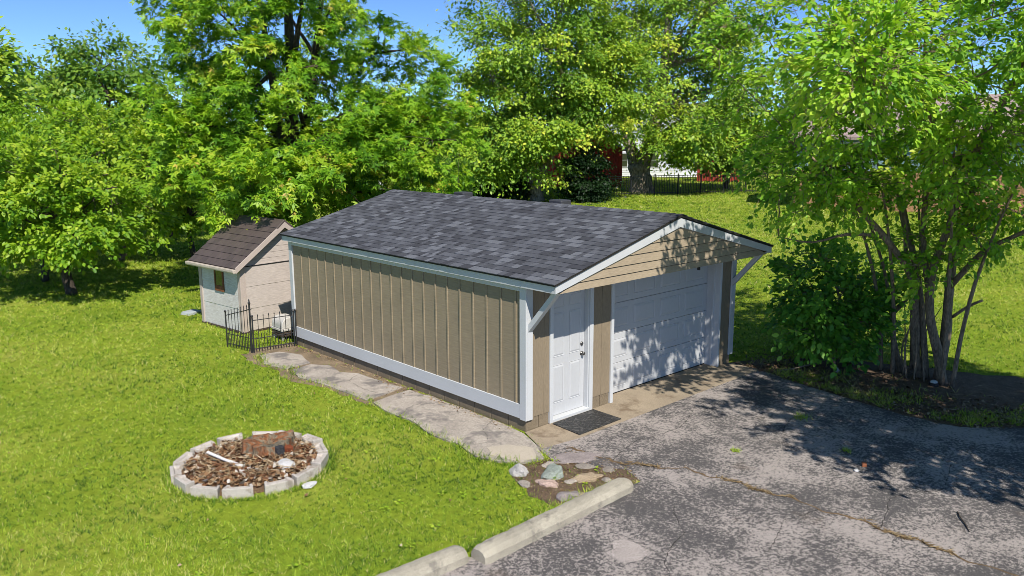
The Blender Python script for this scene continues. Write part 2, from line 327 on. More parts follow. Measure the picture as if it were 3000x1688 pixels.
# gable clapboards, lapped, cut to the rake
gz = [2.205, 2.315, 2.445, 2.585, 2.72, 2.93]
gab = MB().prism([(.0, 2.21), (GW, 2.21), (GW / 2, 2.96)], 'y', -OF + .036, -OF + .05).build('gable', DARK, G)
def xl(z): return max(.0, (z - 2.215) / (tt * .93) - OV)
for i in range(5):
    z0, z1 = gz[i] + (.006 if i else 0), gz[i + 1] - .004
    a0, a1 = xl(z0) + .01, xl(z1) + .01
    v = [(a0, -OF + .010, z0), (GW - a0, -OF + .010, z0), (GW - a1, -OF + .026, z1), (a1, -OF + .026, z1)]
    if GW - a1 < a1: v = [v[0], v[1], (GW / 2, -OF + .026, z1)]
    n = len(v); bk = [(p[0], -OF + .035, p[2]) for p in v]
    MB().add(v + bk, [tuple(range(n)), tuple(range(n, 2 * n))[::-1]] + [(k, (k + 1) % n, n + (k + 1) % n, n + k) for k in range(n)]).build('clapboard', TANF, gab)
MB().prism([(.0, 2.24), (GW, 2.24), (GW / 2, 2.96)], 'y', GL - .0, GL + .02).build('gable', TAN, G)
# roof deck with drip edge
roof = MB()
for sgn in (0, 1):
    def X(x): return x if sgn == 0 else GW - x
    roof.prism([(X(-OV - .025), ZE - .033), (X(GW / 2), ZR - .033 + .0), (X(GW / 2), ZR - .004), (X(-OV - .025), ZE - .008)], 'y', -OF - .022, GL + OB + .02)
roof = roof.build('roof', DRIP, G)
# shingles: wedge tabs in courses, tones vary from tab to tab
NC = 21; slope = math.hypot(GW / 2 + OV + .03, ZR - ZE); ex = slope / NC
ux, uz = math.cos(th), math.sin(th); nx, nz = -uz, ux
WID = (.09, .135, .18, .24); shm = {}
def tab_geo(wd):
    e = ex + .02
    return ([(0, 0, 0), (0, wd - .003, 0), (e, wd - .003, -.004), (e, 0, -.004), (0, 0, .011), (0, wd - .003, .011), (e, wd - .003, .003), (e, 0, .003)],
            [(0, 1, 2, 3), (4, 7, 6, 5), (0, 4, 5, 1), (1, 5, 6, 2), (2, 6, 7, 3), (3, 7, 4, 0)])
def tab_mesh(wi, tone):
    if (wi, tone) not in shm:
        me = bpy.data.meshes.new('shingle'); v, f = tab_geo(WID[wi]); me.from_pydata(v, [], f); me.materials.append(SH[tone]); shm[wi, tone] = me
    return shm[wi, tone]
tabs = []
for sgn in (0, 1):
    for c in range(NC):
        y = -OF - .02 + (0 if c % 2 else -.0); end = GL + OB + .018; s0 = c * ex - .012; run = 0
        while y < end - .03:
            wi = int(rng.choice(4, p=[.24, .3, .28, .18])); tone = int(rng.choice(5, p=SHC)); tabs.append((sgn, c, s0 + rng.uniform(-.002, .002), y, min(WID[wi], end - y), wi, tone, rng.uniform(0, .004))); y += WID[wi]
def place(tb):
    sgn, c, s, y, wdt, wi, tone, lift = tb
    x = -OV - .03 + ux * s + nx * (.0 + lift); z = ZE - .006 + uz * s + nz * (lift)
    return x, y, z
C0 = np.array(cam.location)
left = sorted([t_ for t_ in tabs if t_[0] == 0], key=lambda t_: np.linalg.norm(np.array(place(t_)) - C0))
rs = math.atan2(-uz, ux)
for tb in left[:300]:
    x, y, z = place(tb); o = link('shingle', tab_mesh(tb[5], tb[6]), roof, (x, y, z)); o.rotation_euler = (0, -th, 0); o.scale = (1, tb[4] / WID[tb[5]], 1)
fld = MB()
for tb in left[300:] + [t_ for t_ in tabs if t_[0] == 1]:
    x, y, z = place(tb); v, f = tab_geo(tb[4])
    wv = [(x + ux * p[0] + nx * p[2], y + p[1], z + uz * p[0] + nz * p[2]) for p in v]
    if tb[0]: wv = [(GW - p[0], p[1], p[2]) for p in wv]
    fld.add(wv, f, tb[6])
tag(fld.build('shingle_field', SH, roof), kind='stuff')
y = -OF - .02; k = 0
while y < GL + OB:
    mb = MB(); h = .009; e = .165
    for s in (-1, 1):
        mb.add([(GW / 2, y, ZR + .012 + h), (GW / 2 + s * .14, y, ZR + .012 + h - .14 * tt), (GW / 2 + s * .14, y + e, ZR + .008 - .14 * tt), (GW / 2, y + e, ZR + .008),
                (GW / 2, y, ZR + .0), (GW / 2 + s * .14, y, ZR - .14 * tt), (GW / 2 + s * .14, y + e, ZR - .002 - .14 * tt), (GW / 2, y + e, ZR - .002)],
               [(0, 1, 2, 3), (4, 7, 6, 5), (0, 4, 5, 1), (1, 5, 6, 2), (2, 6, 7, 3)])
    mb.build('ridge_shingle', SH[int(rng.choice(5, p=SHC))], roof); y += .143
# box vents on the far slope
for yv in (5.2, 2.33):
    x0 = GW / 2 + .38; zt = ZR - .38 * tt
    v = MB().box(x0 - .14, x0 + .14, yv - .17, yv + .17, zt - .12, zt + .145).build('roof_vent', mat('vent_grey', (.05, .051, .058), .5, 5, .1, 60, .1), roof, .02)
    v.rotation_euler = (0, 0, 0)
# brackets under the overhang
def brace(x0, nm):
    a, b = Vector((x0, -.03, 1.60)), Vector((x0, -OF + .09, 2.22)); d = (b - a).normalized(); n = Vector((0, -d.z, d.y)) * .045
    ps = [(a.y + n.y, a.z + n.z - .03), (b.y + n.y, b.z), (b.y - n.y + .02, b.z), (a.y - n.y + .04, a.z - n.z + .03)]
    MB().prism([(-.03, 1.54), (-OF + .06, 2.214), (-OF + .16, 2.214), (-.03, 1.66)], 'x', x0 - .045, x0 + .045).build('bracket', WHITE, G, .003)
brace(.058, 0); brace(5.39, 1)
# entry door: casing, recessed six-panel slab, knob
MB().box(.485, .552, -.024, .10, .022, 2.12).build('door_casing', WHITE, G, .003)
MB().box(1.372, 1.452, -.024, -.001, .022, 2.12).build('door_casing', WHITE, G, .003)
MB().box(1.352, 1.40, .0, .12, .022, 2.12).build('door_jamb', WHITE, G, .003)
MB().box(.552, 1.352, .0, .12, 2.06, 2.12).build('door_jamb', WHITE, G, .003)
MB().box(.552, 1.37, -.03, .12, .024, .075).build('threshold', WHITE, G, .004)
ent = MB().box(.556, 1.348, .082, .12, .082, 2.06).build('entry_door', DOORW, G)
def raised(x0, x1, z0, z1, y, name, par, m, d=.012, b=.035):
    """embossed panel: a groove ring and a raised field"""
    o = .008
    v = []
    for (i, yy) in ((0, y + .0015), (.010, y + .006), (b, y - d * .1), (b + .004, y - d * .12)):
        v += [(x0 + i, yy, z0 + i), (x1 - i, yy, z0 + i), (x1 - i, yy, z1 - i), (x0 + i, yy, z1 - i)]
    v = [(p[0], p[1] - .0075, p[2]) for p in v]
    f = [(4 * k + j, 4 * k + (j + 1) % 4, 4 * k + 4 + (j + 1) % 4, 4 * k + 4 + j) for k in range(3) for j in range(4)] + [(12, 13, 14, 15)]
    v += [(x0, y + .004, z0), (x1, y + .004, z0), (x1, y + .004, z1), (x0, y + .004, z1)]
    f += [(16 + j, 16 + (j + 1) % 4, (j + 1) % 4, j) for j in range(4)]
    MB().add(v, f).build(name, m, par)
for x0, x1 in ((.63, .885), (1.005, 1.26)):
    for z0, z1 in ((.28, .88), (1.02, 1.70), (1.78, 1.97)):
        raised(x0, x1, z0, z1, .082, 'raised_panel', ent, DOORW)
NICK = mat('dark_nickel', (.16, .15, .14), .32, 30, .1, 90, .1, spec=.5, metal=.9)
def lathe(prof, c, axis, sides=14):
    mb = MB(); v = []; n = len(prof)
    for (r, h) in prof:
        for k in range(sides):
            a = 2 * math.pi * k / sides; u, w_ = r * math.cos(a), r * math.sin(a)
            v.append((c[0] + u, c[1] + h, c[2] + w_) if axis == 'y' else (c[0] + u, c[1] + w_, c[2] + h))
    f = [(i * sides + k, i * sides + (k + 1) % sides, (i + 1) * sides + (k + 1) % sides, (i + 1) * sides + k) for i in range(n - 1) for k in range(sides)]
    f += [tuple(range(sides))[::-1], tuple(range((n - 1) * sides, n * sides))]
    return mb.add(v, f)
lathe([(.034, 0), (.034, -.008), (.014, -.012), (.013, -.03), (.027, -.036), (.031, -.05), (.024, -.062), (.01, -.066)], (1.285, .081, .97), 'y').build('knob', NICK, ent, smooth=True)
lathe([(.033, 0), (.033, -.01), (.028, -.018), (.012, -.02)], (1.285, .081, 1.125), 'y').build('deadbolt', NICK, ent, smooth=True)
# garage door: recessed sectional door with raised panels
MB().box(1.885, 1.95, -.026, .30, .022, 2.14).build('door_casing', WHITE, G, .003)
MB().box(4.975, 5.025, -.026, .30, .022, 2.14).build('door_casing', WHITE, G, .003)
MB().box(4.955, 4.975, .10, .14, .022, 2.14).build('door_stop', WHITE, G, .003)
MB().box(1.95, 4.975, .0, .30, 2.10, 2.18).build('door_casing', WHITE, G)
gd = MB().box(1.955, 4.97, .31, .33, .03, 2.12).build('overhead_door', DARK, G)
for s in range(4):
    z0 = .034 + s * .522
    sec = MB().box(1.952, 4.973, .268, .312, z0, z0 + .516).build('door_section', DOORW, gd, .004)
    for k in range(4):
        x0 = 2.07 + k * .733
        raised(x0, x0 + .575, z0 + .10, z0 + .42, .268, 'raised_panel', sec, DOORW, .014, .04)
MB().box(1.952, 4.973, .262, .30, .023, .036).build('rubber_seal', DARK, gd)
hd = MB().box(3.43, 3.45, -OF + .09, -OF + .14, 2.13, 2.222); hd.build('sensor_hook', IRON, G)

# ------------------------------------------------------------------ doormat
def rubber():
    m, t, out = nodes('moulded_rubber'); v = pos(t)
    wv = N(t, 'ShaderNodeTexVoronoi', feature='DISTANCE_TO_EDGE'); wv.inputs['Scale'].default_value = 14
    nz_ = N(t, 'ShaderNodeTexNoise'); nz_.inputs['Scale'].default_value = 6; L(t, v, nz_.inputs[0])
    vm = t.nodes.new('ShaderNodeVectorMath'); vm.operation = 'MULTIPLY_ADD'; L(t, nz_.outputs[1], vm.inputs[0]); vm.inputs[1].default_value = (.16, .16, 0); L(t, v, vm.inputs[2])
    L(t, vm.outputs[0], wv.inputs[0]); h = ramp(t, wv.outputs[0], [(.02, 1.), (.16, 0.)])
    c = mix(t, h, (.028, .028, .028), (.085, .08, .075)); princ(t, out, c, .6, bump(t, h, 1, .02), .4); return m
mt = thing('doormat', 'black rubber doormat with swirling relief before the entry door', 'doormat', (.98, -.33, .022))
slab_ = MB().prism([(.50, -.06), (1.44, -.05), (1.43, -.64), (.46, -.66)], 'z', .024, .040).build('mat_body', rubber(), mt, .004); slab_.location = (-.98, .33, -.022)

# ------------------------------------------------------------------ garden shed
shed = thing('garden_shed', 'small beige garden shed with brown shingle roof behind the garage', 'shed', (-.40, 8.69, 0), R(6.5))
SWD, SLN, SE, SRZ = 2.2, 1.75, 1.50, 2.42
MB().box(.03, SWD - .03, .03, SLN - .03, .02, SE).build('shed_core', DARK, shed)
for i in range(3):
    z0, z1 = .04 + i * .50, (.04 + (i + 1) * .50 - .001)
    MB().prism([(.006, z0), (.0, z0 + .008), (.007, z1), (.04, z1), (.04, z0)], 'y', .06, SLN - .06).build('wall_panel', SHEDL, shed)
    MB().prism([(.006, z0), (.0, z0 + .008), (.007, z1), (.04, z1), (.04, z0)], 'x', .11, SWD - .11).build('wall_panel', SHEDW, shed)
    MB().box(SWD - .04, SWD, .06, SLN - .06, z0, z1).build('wall_panel', SHEDW, shed)
    MB().box(.06, SWD - .06, SLN - .04, SLN, z0, z1).build('wall_panel', SHEDW, shed)
for x0, x1, y0, y1 in ((-.02, .115, -.02, .0599), (-.02, .06, .06, .10), (-.02, .06, SLN - .09, SLN + .02), (SWD - .1, SWD + .02, -.02, .06), (SWD - .1, SWD + .02, SLN - .06, SLN + .02)):
    MB().box(x0, x1, y0, y1, .02, SE + .01).build('corner_post', SHEDT, shed, .004)
MB().box(-.03, SWD + .03, -.03, SLN + .03, -.03, .035).build('shed_base', WOOD, shed)
# gable siding
sg = MB().prism([(.0, SE), (SWD, SE), (SWD / 2, SRZ - .06)], 'y', .03, .05).build('gable', SHEDW, shed)
for i in range(7):
    z0 = SE + .012 + i * .125; z1 = z0 + .119; k = (SWD / 2) / (SRZ - .06 - SE)
    a0, a1 = (z0 - SE) * k + .01, (z1 - SE) * k + .01
    if a1 > SWD / 2 - .02: break
    MB().prism([(a0, z0), (SWD - a0, z0), (SWD - a1, z1), (a1, z1)], 'y', .012, .03).build('lap_board', SHEDW, sg)
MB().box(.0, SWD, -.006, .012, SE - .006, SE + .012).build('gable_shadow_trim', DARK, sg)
MB().prism([(.0, SE), (SWD, SE), (SWD / 2, SRZ - .06)], 'y', SLN - .04, SLN).build('gable', SHEDW, shed)
se = math.atan2(SRZ - (SE - .02), SWD / 2 + .17); sux, suz = math.cos(se), math.sin(se)
sr = MB()
for s in (0, 1):
    def X(x): return x if s == 0 else SWD - x
    sr.prism([(X(-.17), SE - .05), (X(SWD / 2), SRZ - .05), (X(SWD / 2), SRZ), (X(-.17), SE - .005)], 'y', -.13, SLN + .15)
sr = sr.build('shed_roof', SHEDR[1], shed)
for s in (0, 1):
    def X(x): return x if s == 0 else SWD - x
    MB().prism([(X(-.19), SE - .10), (X(SWD / 2), SRZ - .12), (X(SWD / 2), SRZ + .012), (X(-.19), SE + .022)], 'y', -.165, -.131).build('barge_board', SHEDT, sr)
rlen = math.hypot(SWD / 2 + .17, SRZ - SE + .02); nr = 8; rex = rlen / nr
for s in (0, 1):
    for c in range(nr):
        ntab = 9
        for k in range(ntab):
            y0 = -.128 + (k + (.0 if c % 2 else .0)) * (SLN + .278) / ntab; y1 = y0 + (SLN + .278) / ntab - .006
            s0 = c * rex; mb = MB(); pts = []
            for (ss, hh) in ((s0, .0), (s0 + rex + .02, -.0), (s0 + rex + .02, .006), (s0, .022)):
                x = -.17 + sux * ss - suz * hh; z = SE - .003 + suz * ss + sux * hh; pts.append((x if s == 0 else SWD - x, z))
            mb.prism(pts, 'y', y0, y1).build('roof_shingle', SHEDR[int(rng.random() < .4)], sr)
MB().prism([(SWD / 2 - .21, SRZ - .105), (SWD / 2, SRZ + .06), (SWD / 2 + .21, SRZ - .105), (SWD / 2 + .19, SRZ - .14), (SWD / 2, SRZ + .01), (SWD / 2 - .19, SRZ - .14)], 'y', -.17, SLN + .16).build('ridge_cap', SHEDR[0], sr, .004)
MB().prism([(-.25, SE - .09), (-.175, SE - .09), (-.175, SE - .01), (-.262, SE - .01), (-.262, SE - .06)], 'y', -.16, SLN + .16).build('gutter', GUT, shed, .006)
win = MB().box(-.012, .03, .70, 1.06, .88, 1.43).build('window', RUST, shed)
def glass_mat():
    m, t, out = nodes('window_glass'); princ(t, out, (.045, .06, .03), .06, None, .9); return m
GLASS = glass_mat()
MB().box(-.016, -.011, .735, 1.025, 1.0, 1.40).build('pane', GLASS, win)
for y0, y1, z0, z1 in ((.69, .735, .87, 1.44), (1.025, 1.07, .87, 1.44), (.735, 1.025, .87, 1.0), (.735, 1.025, 1.40, 1.44)):
    MB().box(-.026, -.010, y0, y1, z0, z1).build('frame', RUST, win)

# ------------------------------------------------------------------ iron fence by the garage
fen = thing('iron_fence', 'black iron picket fence corner between garage and shed', 'fence', (-.95, 7.02, 0))
def fpart(mb, name, par=fen): o = mb.build(name, IRON, par, loc=(-.95, 7.02, 0)); o.location = (0, 0, 0); return o
A, B, Cc = np.array((-1.14, 7.86)), np.array((-.95, 7.02)), np.array((-.09, 6.93))
def post(p, h, big):
    mb = MB(); mb.tube([(p[0], p[1], -.02), (p[0], p[1], h)], .02 if big else .016, 8)
    v = lathe([(.008, 0), (.026, .02), (.03, .04), (.024, .065), (.012, .08), (.016, .1), (.004, .13)] if big else [(.008, 0), (.024, .015), (.026, .035), (.012, .055), (.003, .065)], (p[0], p[1], h), 'z', 8)
    mb.add(v.v, v.f); fpart(mb, 'post')
post(A, .74, 0); post(B + (-.03, .03), 1.0, 1); post(B, .74, 0); post(Cc, .74, 0); post(Cc + (.06, .02), .74, 0)
for (p, q_, n, top0, top1) in ((A, B, 17, .66, .90), (B, Cc, 15, .66, .66)):
    d = q_ - p
    for k in range(1, n):
        f = k / n; x, y = p + d * f; tp = top0 + (top1 - top0) * f + .09 if k % 2 == 0 else .36
        mb = MB(); mb.tube([(x, y, .03), (x, y, tp), (x, y, tp + .012), (x, y, tp + .05)], [.0065, .0065, .012, .001], 5); fpart(mb, 'picket')
    for za, zb in ((.09, .09), (.30, .30), (top0 + .02, top1 + .02)):
        mb = MB(); mb.tube([(p[0], p[1], za), (q_[0], q_[1], zb)], .009, 5); fpart(mb, 'rail')
# white rounded box behind the fence
wb = thing('white_plastic_box', 'white rounded plastic box on dark slats behind the iron fence', 'box', (.16, 7.75, 0)); wb.scale = (.85, .85, .85)
BOXW = mat('chalky_white', (.50, .475, .43), .6, 4, .08, 60, .15, stain=((.3, .26, .2), 5, .66, .5))
prof = []
for k in range(13):
    a = math.pi * k / 12; prof.append((-.27 * math.copysign(abs(math.cos(a)) ** .6, math.cos(a)), .30 + .28 * math.sin(a) ** .7))
MB().prism(prof, 'y', -.28, .28).build('rounded_lid', BOXW, wb, .015)
MB().box(-.285, .285, -.295, .295, .24, .30).build('rim', BOXW, wb, .01)
for z in (.10, .17): MB().box(-.27, .27, -.28, .28, z, z + .045).build('slat', WOOD, wb, .004)
for x in (-.22, .22):
    for y in (-.22, .22): MB().box(x - .03, x + .03, y - .03, y + .03, 0, .24).build('leg', BOXW, wb, .004)
# grey tray behind the shed corner
tr = thing('grey_tray', 'pale grey upturned tray on the lawn behind the shed', 'tray', (-.42, 11.6, 0), R(15)); tr.scale = (.62, .62, .62)
MB().prism([(-.32, .0), (-.27, .10), (.27, .12), (.32, .02)], 'y', -.25, .25).build('tray_body', mat('pale_grey_plastic', (.42, .45, .47), .5), tr, .015)
MB().box(-.36, .36, -.29, .29, .0, .018).build('tray_rim', mat('grey_plastic', (.36, .39, .42), .5), tr, .004)

# ------------------------------------------------------------------ stone ring with stump
RC = (-3.56, 1.60); RR = .93
ring_gap = {4}
nb = 14
for k in range(nb):
    a = 2 * math.pi * (k + .25) / nb + rng.normal(0, .02); ln = .375 + rng.uniform(-.03, .015); wd_ = .135; h = .135 + rng.uniform(-.012, .012)
    c_ = (RC[0] + math.cos(a) * (RR + rng.normal(0, .015)), RC[1] + math.sin(a) * (RR + rng.normal(0, .015)))
    mb = MB(); out_, in_ = ln / 2, ln / 2 * .80; r_ = wd_ / 2
    # wedge block with a scooped top between two end lips
    prof_ = []
    secs = [(-1, h), (-.78, h), (-.70, h - .028), (.70, h - .028), (.78, h), (1, h)]
    v = []
    for (s_, hh) in secs:
        v += [(r_, s_ * out_, -.03), (r_, s_ * out_, h), (r_ - .045, s_ * (out_ * .8 + in_ * .2), h if abs(s_) > .75 else h), (r_ - .06, s_ * (out_ * .8 + in_ * .2), hh), (-r_, s_ * in_, hh), (-r_, s_ * in_, -.03)]
    f = [(6 * i + j, 6 * i + (j + 1) % 6, 6 * i + 6 + (j + 1) % 6, 6 * i + 6 + j) for i in range(5) for j in range(6)] + [tuple(range(6))[::-1], tuple(range(30, 36))]
    where = math.degrees(a) % 360
    o = mb.add(v, f).build('ring_block', RINGB, None, .005); o.location = (c_[0], c_[1], 0)
    o.rotation_euler = (rng.normal(0, .03), rng.normal(0, .03), a + rng.normal(0, .04))
    kk = (int(round((where - 283) % 360 / 360 * nb))) % nb
    ordn = ('nearest', 'first', 'second', 'third', 'fourth', 'fifth', 'sixth', 'seventh')
    tag(o, 'pale edging block of the stump ring ' + ('nearest the outer paper scrap' if kk == 0 else 'opposite the outer paper scrap' if kk == 7 else '%s %s of the outer paper scrap' % (ordn[min(kk, nb - kk)], 'anticlockwise' if kk < 7 else 'clockwise')), 'edging block', 'edging blocks in a ring round the stump')
bed = [(RC[0] + math.cos(a) * (.88 + .02 * math.sin(7 * a)), RC[1] + math.sin(a) * (.88 + .02 * math.sin(5 * a))) for a in np.linspace(0, 2 * math.pi, 40)[:-1]]
tag(slab('planting_bed', bed, -.03, .05, mat('bed_soil', (.16, .10, .06), .95, 6, .35, 60, .6, bs=1, bd=.02)), 'soil of the round stump bed', kind='structure')
st = thing('tree_stump', 'rotten grey tree stump inside the ring of blocks', 'stump', (-3.20, 1.80, .04))
def stump_mesh():
    v, f = [], []; nA, nH = 40, 9
    for h in range(nH):
        for k in range(nA):
            a = 2 * math.pi * k / nA; r = .30 + .025 * math.sin(3 * a + 1) + .018 * math.sin(7 * a) + .012 * math.sin(15 * a + 2) + .05 * (1 - h / (nH - 1)) ** 2
            top = .205 + .02 * math.sin(a * 2 + 2.5) + .015 * math.sin(5 * a) + .012 * math.sin(11 * a) + (-.03 if 4.6 < a < 5.9 else 0)
            v.append((r * math.cos(a) * 1.15, r * math.sin(a) * .85, top * h / (nH - 1)))
    for k in range(nA):
        a = 2 * math.pi * k / nA; v.append((.2 * math.cos(a) * 1.15, .2 * math.sin(a) * .85, .17 + .05 * rng.random()))
    for k in range(nA):
        a = 2 * math.pi * k / nA; v.append((.06 * math.cos(a), .06 * math.sin(a), .10 + .04 * rng.random()))
    for h in range(nH + 1):
        for k in range(nA): f.append((h * nA + k, h * nA + (k + 1) % nA, (h + 1) * nA + (k + 1) % nA, (h + 1) * nA + k))
    f.append(tuple(range((nH + 1) * nA, (nH + 2) * nA)))
    return v, f
def stump_mat():
    m, t, out = nodes('rotten_wood'); v = pos(t, (1, 1, .3)); a = noise(t, v, 14, 6, .7); b = noise(t, pos(t), 4, 5, .6)
    c = ramp(t, b, [(.35, (.13, .115, .085)), (.46, (.19, .15, .10)), (.53, (.22, .085, .035)), (.62, (.16, .10, .06)), (.72, (.30, .27, .23))]); c = mix(t, .7, c, ramp(t, a, [(.3, 0.), (.7, 1.)]), 'OVERLAY')
    princ(t, out, c, .95, bump(t, a, 1, .04)); return m
v, f = stump_mesh(); MB().add(v, f).build('stump_body', stump_mat(), st)
MB().box(-.06, .05, -.36, -.27, .02, .19).build('charred_block', mat('charred', (.035, .035, .038), .9, 9, .3, 60, .5), st, .01)
MB().box(.07, .2, -.33, -.24, .0, .15).build('decayed_core', mat('red_rot', (.17, .045, .018), .95, 9, .3, 60, .5), st, .02)
# leaf and twig litter
def litter(name, n, where, zf, size, stops, label, cols=None, seed=3, flat=.5, sticks=False):
    r = np.random.default_rng(seed); x, y = where(r, n); n = len(x); z = zf(r, x, y)
    a = r.uniform(0, 2 * np.pi, n); s = size * r.uniform(.5, 1.4, n); d = np.stack([np.cos(a), np.sin(a), r.normal(0, flat * .5, n)], 1); d /= np.linalg.norm(d, axis=1)[:, None]
    up = np.stack([r.normal(0, flat, n), r.normal(0, flat, n), np.ones(n)], 1); sd_ = np.cross(up, d); sd_ /= np.linalg.norm(sd_, axis=1)[:, None]; P = np.stack([x, y, z], 1)
    if sticks: w_ = .006 + .004 * r.random(n); l_ = s * 4
    else: w_ = s * .35; l_ = s
    nn_ = np.cross(d, sd_); cur = (s * r.normal(0, .2, n))[:, None] * nn_ * (0 if sticks else 1)
    V = np.stack([P - d * l_[:, None] / 2 + cur, P + sd_ * w_[:, None] - cur * .3, P + d * l_[:, None] / 2 + cur, P - sd_ * w_[:, None] - cur * .3], 1).reshape(-1, 3)
    F = np.arange(4 * n).reshape(-1, 4)
    return tag(np_mesh(name, V, F, leaf_mat(name + '_mat', stops, .1, .8), tint=r.random(n)), label, kind='stuff')
def disc(r_): 
    def f(r, n): a = r.uniform(0, 2 * np.pi, n); q_ = r_ * np.sqrt(r.random(n)); return RC[0] + q_ * np.cos(a), RC[1] + q_ * np.sin(a)
    return f
litter('dead_leaves', 2300, disc(.85), lambda r, x, y: .055 + .075 * r.random(len(x)), .07, [(0., (.09, .04, .02)), (.4, (.22, .10, .045)), (.7, (.33, .20, .10)), (.88, (.42, .33, .22)), (.95, (.55, .50, .44)), (1., (.6, .56, .5))], 'dry brown leaves filling the stump bed', flat=.9)
litter('dry_stalks', 420, disc(.82), lambda r, x, y: .09 + .05 * r.random(len(x)), .075, [(0., (.20, .12, .06)), (.6, (.38, .28, .16)), (1., (.52, .43, .30))], 'pale dry stalks lying in the stump bed', seed=5, flat=.35, sticks=True)
PALE = mat('bleached_wood', (.62, .60, .57), .8, 9, .08, 60, .2)
stick = MB(); stick.tube([(-3.98, 2.02, .20), (-3.86, 1.75, .14), (-3.74, 1.45, .10)], [.022, .020, .026], 6); tag(stick.build('bleached_stick', PALE), 'bleached white stick lying in the stump bed', 'stick')
def crumple(name, c, r, m, label, cat, seed, h=.5, n=2, group=None):
    bm = bmesh.new(); bmesh.ops.create_icosphere(bm, subdivisions=n, radius=1); q_ = np.random.default_rng(seed)
    fr = q_.normal(0, 1, (5, 3)); ph = q_.uniform(0, 6, 5)
    for v_ in bm.verts:
        k = 1 + .16 * sum(math.sin(2.2 * float(np.dot(fr[i], v_.co)) + ph[i]) for i in range(5)) / 1.6 + q_.normal(0, .05)
        v_.co = Vector((v_.co.x * r[0] * k, v_.co.y * r[1] * k, v_.co.z * r[2] * k))
    me = bpy.data.meshes.new(name); bm.to_mesh(me); bm.free(); me.materials.append(m); o = link(name, me, None, c); o.rotation_euler = (0, 0, q_.uniform(0, 6)); return tag(o, label, cat, group)
SCR = mat('white_scrap', (.52, .51, .50), .8, 9, .1, 60, .2)
crumple('paper_scrap', (-3.28, 1.13, .10), (.15, .10, .05), SCR, 'crumpled white paper by the front of the stump bed', 'paper scrap', 1)
crumple('paper_scrap', (-3.75, 1.38, .08), (.09, .07, .03), SCR, 'small white paper scrap at the foot of the bleached stick', 'paper scrap', 2)
crumple('paper_scrap', (-3.31, .50, .03), (.10, .06, .025), SCR, 'white paper scrap on the lawn outside the block ring', 'paper scrap', 3)
# stones at the lawn corner
for (x, y, r, c, lab, sd_) in ((-1.10, -1.02, (.15, .11, .09), (.42, .40, .38), 'pale white stone at the lawn corner near the slab', 11),
    (-.80, -1.36, (.22, .12, .10), (.24, .27, .235), 'green grey boulder half sunk in the soil', 12), (-1.04, -1.50, (.16, .10, .05), (.42, .31, .26), 'flat pinkish stone in front of the green boulder', 13),
    (-.56, -1.72, (.20, .13, .035), (.36, .28, .19), 'flat tan flagstone near the concrete wheel stop', 14), (-1.10, -1.94, (.19, .12, .05), (.26, .225, .22), 'grey gravelly lump of asphalt by the wheel stop', 15),
    (-1.04, -2.12, (.09, .07, .06), (.40, .32, .22), 'small round tan stone against the wheel stop', 16), (-.12, -1.18, (.33, .18, .03), (.27, .23, .22), 'low mound of broken asphalt at the driveway corner', 17)):
    o = crumple('stone', (x, y, .01), r, mat('stone_%d' % sd_, c, .9, 6, .2, 70, .35, bs=.6, bd=.008), lab, 'stone', sd_, n=3, group='stones at the lawn corner')

rq = np.random.default_rng(55)
for i, (x, y, lab) in enumerate(((-.30, -1.45, 'flat grey rubble piece beside the broken asphalt mound'), (-.62, -1.12, 'flat grey rubble piece between boulder and slab end'), (-.42, -1.95, 'flat rubble piece close to the far end of the wheel stop'), (-.80, -1.66, 'small rubble piece between boulder and flagstone'), (-1.28, -1.30, 'small rubble piece at the grass edge left of the boulder'), (-.15, -1.75, 'rubble piece at the driveway edge by the flagstone'))):
    crumple('broken_stone', (x, y, .008), (rq.uniform(.07, .14), rq.uniform(.05, .1), rq.uniform(.02, .035)), mat('rubble_%d' % i, tuple(np.array((.33, .29, .25)) * rq.uniform(.7, 1.15)), .95, 8, .2, 70, .4, bs=.7, bd=.008), lab, 'stone', 60 + i, n=2, group='rubble at the lawn corner')
# ------------------------------------------------------------------ concrete wheel stops
def wheel_stop(a, b, label, ends):
    a = np.array(a); b = np.array(b); d = b - a; ln = np.linalg.norm(d); ang = math.atan2(d[1], d[0])
    prof = [(-.13, -.02), (-.125, .09), (-.085, .145), (-.03, .158), (.03, .158), (.085, .145), (.125, .09), (.13, -.02)]
    v = []; ns = 40; f = []; n = len(prof); q_ = np.random.default_rng(int(ln * 100))
    for i in range(ns + 1):
        s = ln * i / ns; e = min(s, ln - s); k = 1 if e > .05 else .86 + .14 * e / .05
        for (p, h) in prof: v.append((s, p * k + q_.normal(0, .0025), h * (k if h > 0 else 1) + (q_.normal(0, .003) if h > 0 else 0)))
    for i in range(ns):
        for j in range(n): f.append((i * n + j, i * n + (j + 1) % n, (i + 1) * n + (j + 1) % n, (i + 1) * n + j))
    f += [tuple(range(n))[::-1], tuple(range(ns * n, ns * n + n))]
    o = MB().add(v, f).build('wheel_stop', CURB, None, smooth=False); o.location = (a[0], a[1], 0); o.rotation_euler = (0, 0, ang); tag(o, label, 'wheel stop', 'concrete wheel stops along the driveway edge')
wheel_stop((-2.94, -2.36), (-.42, -2.27), 'long concrete wheel stop beside the stones, whole in view', 0)
wheel_stop((-5.1, -2.10), (-3.02, -2.20), 'concrete wheel stop cut by the lower photo edge', 0)
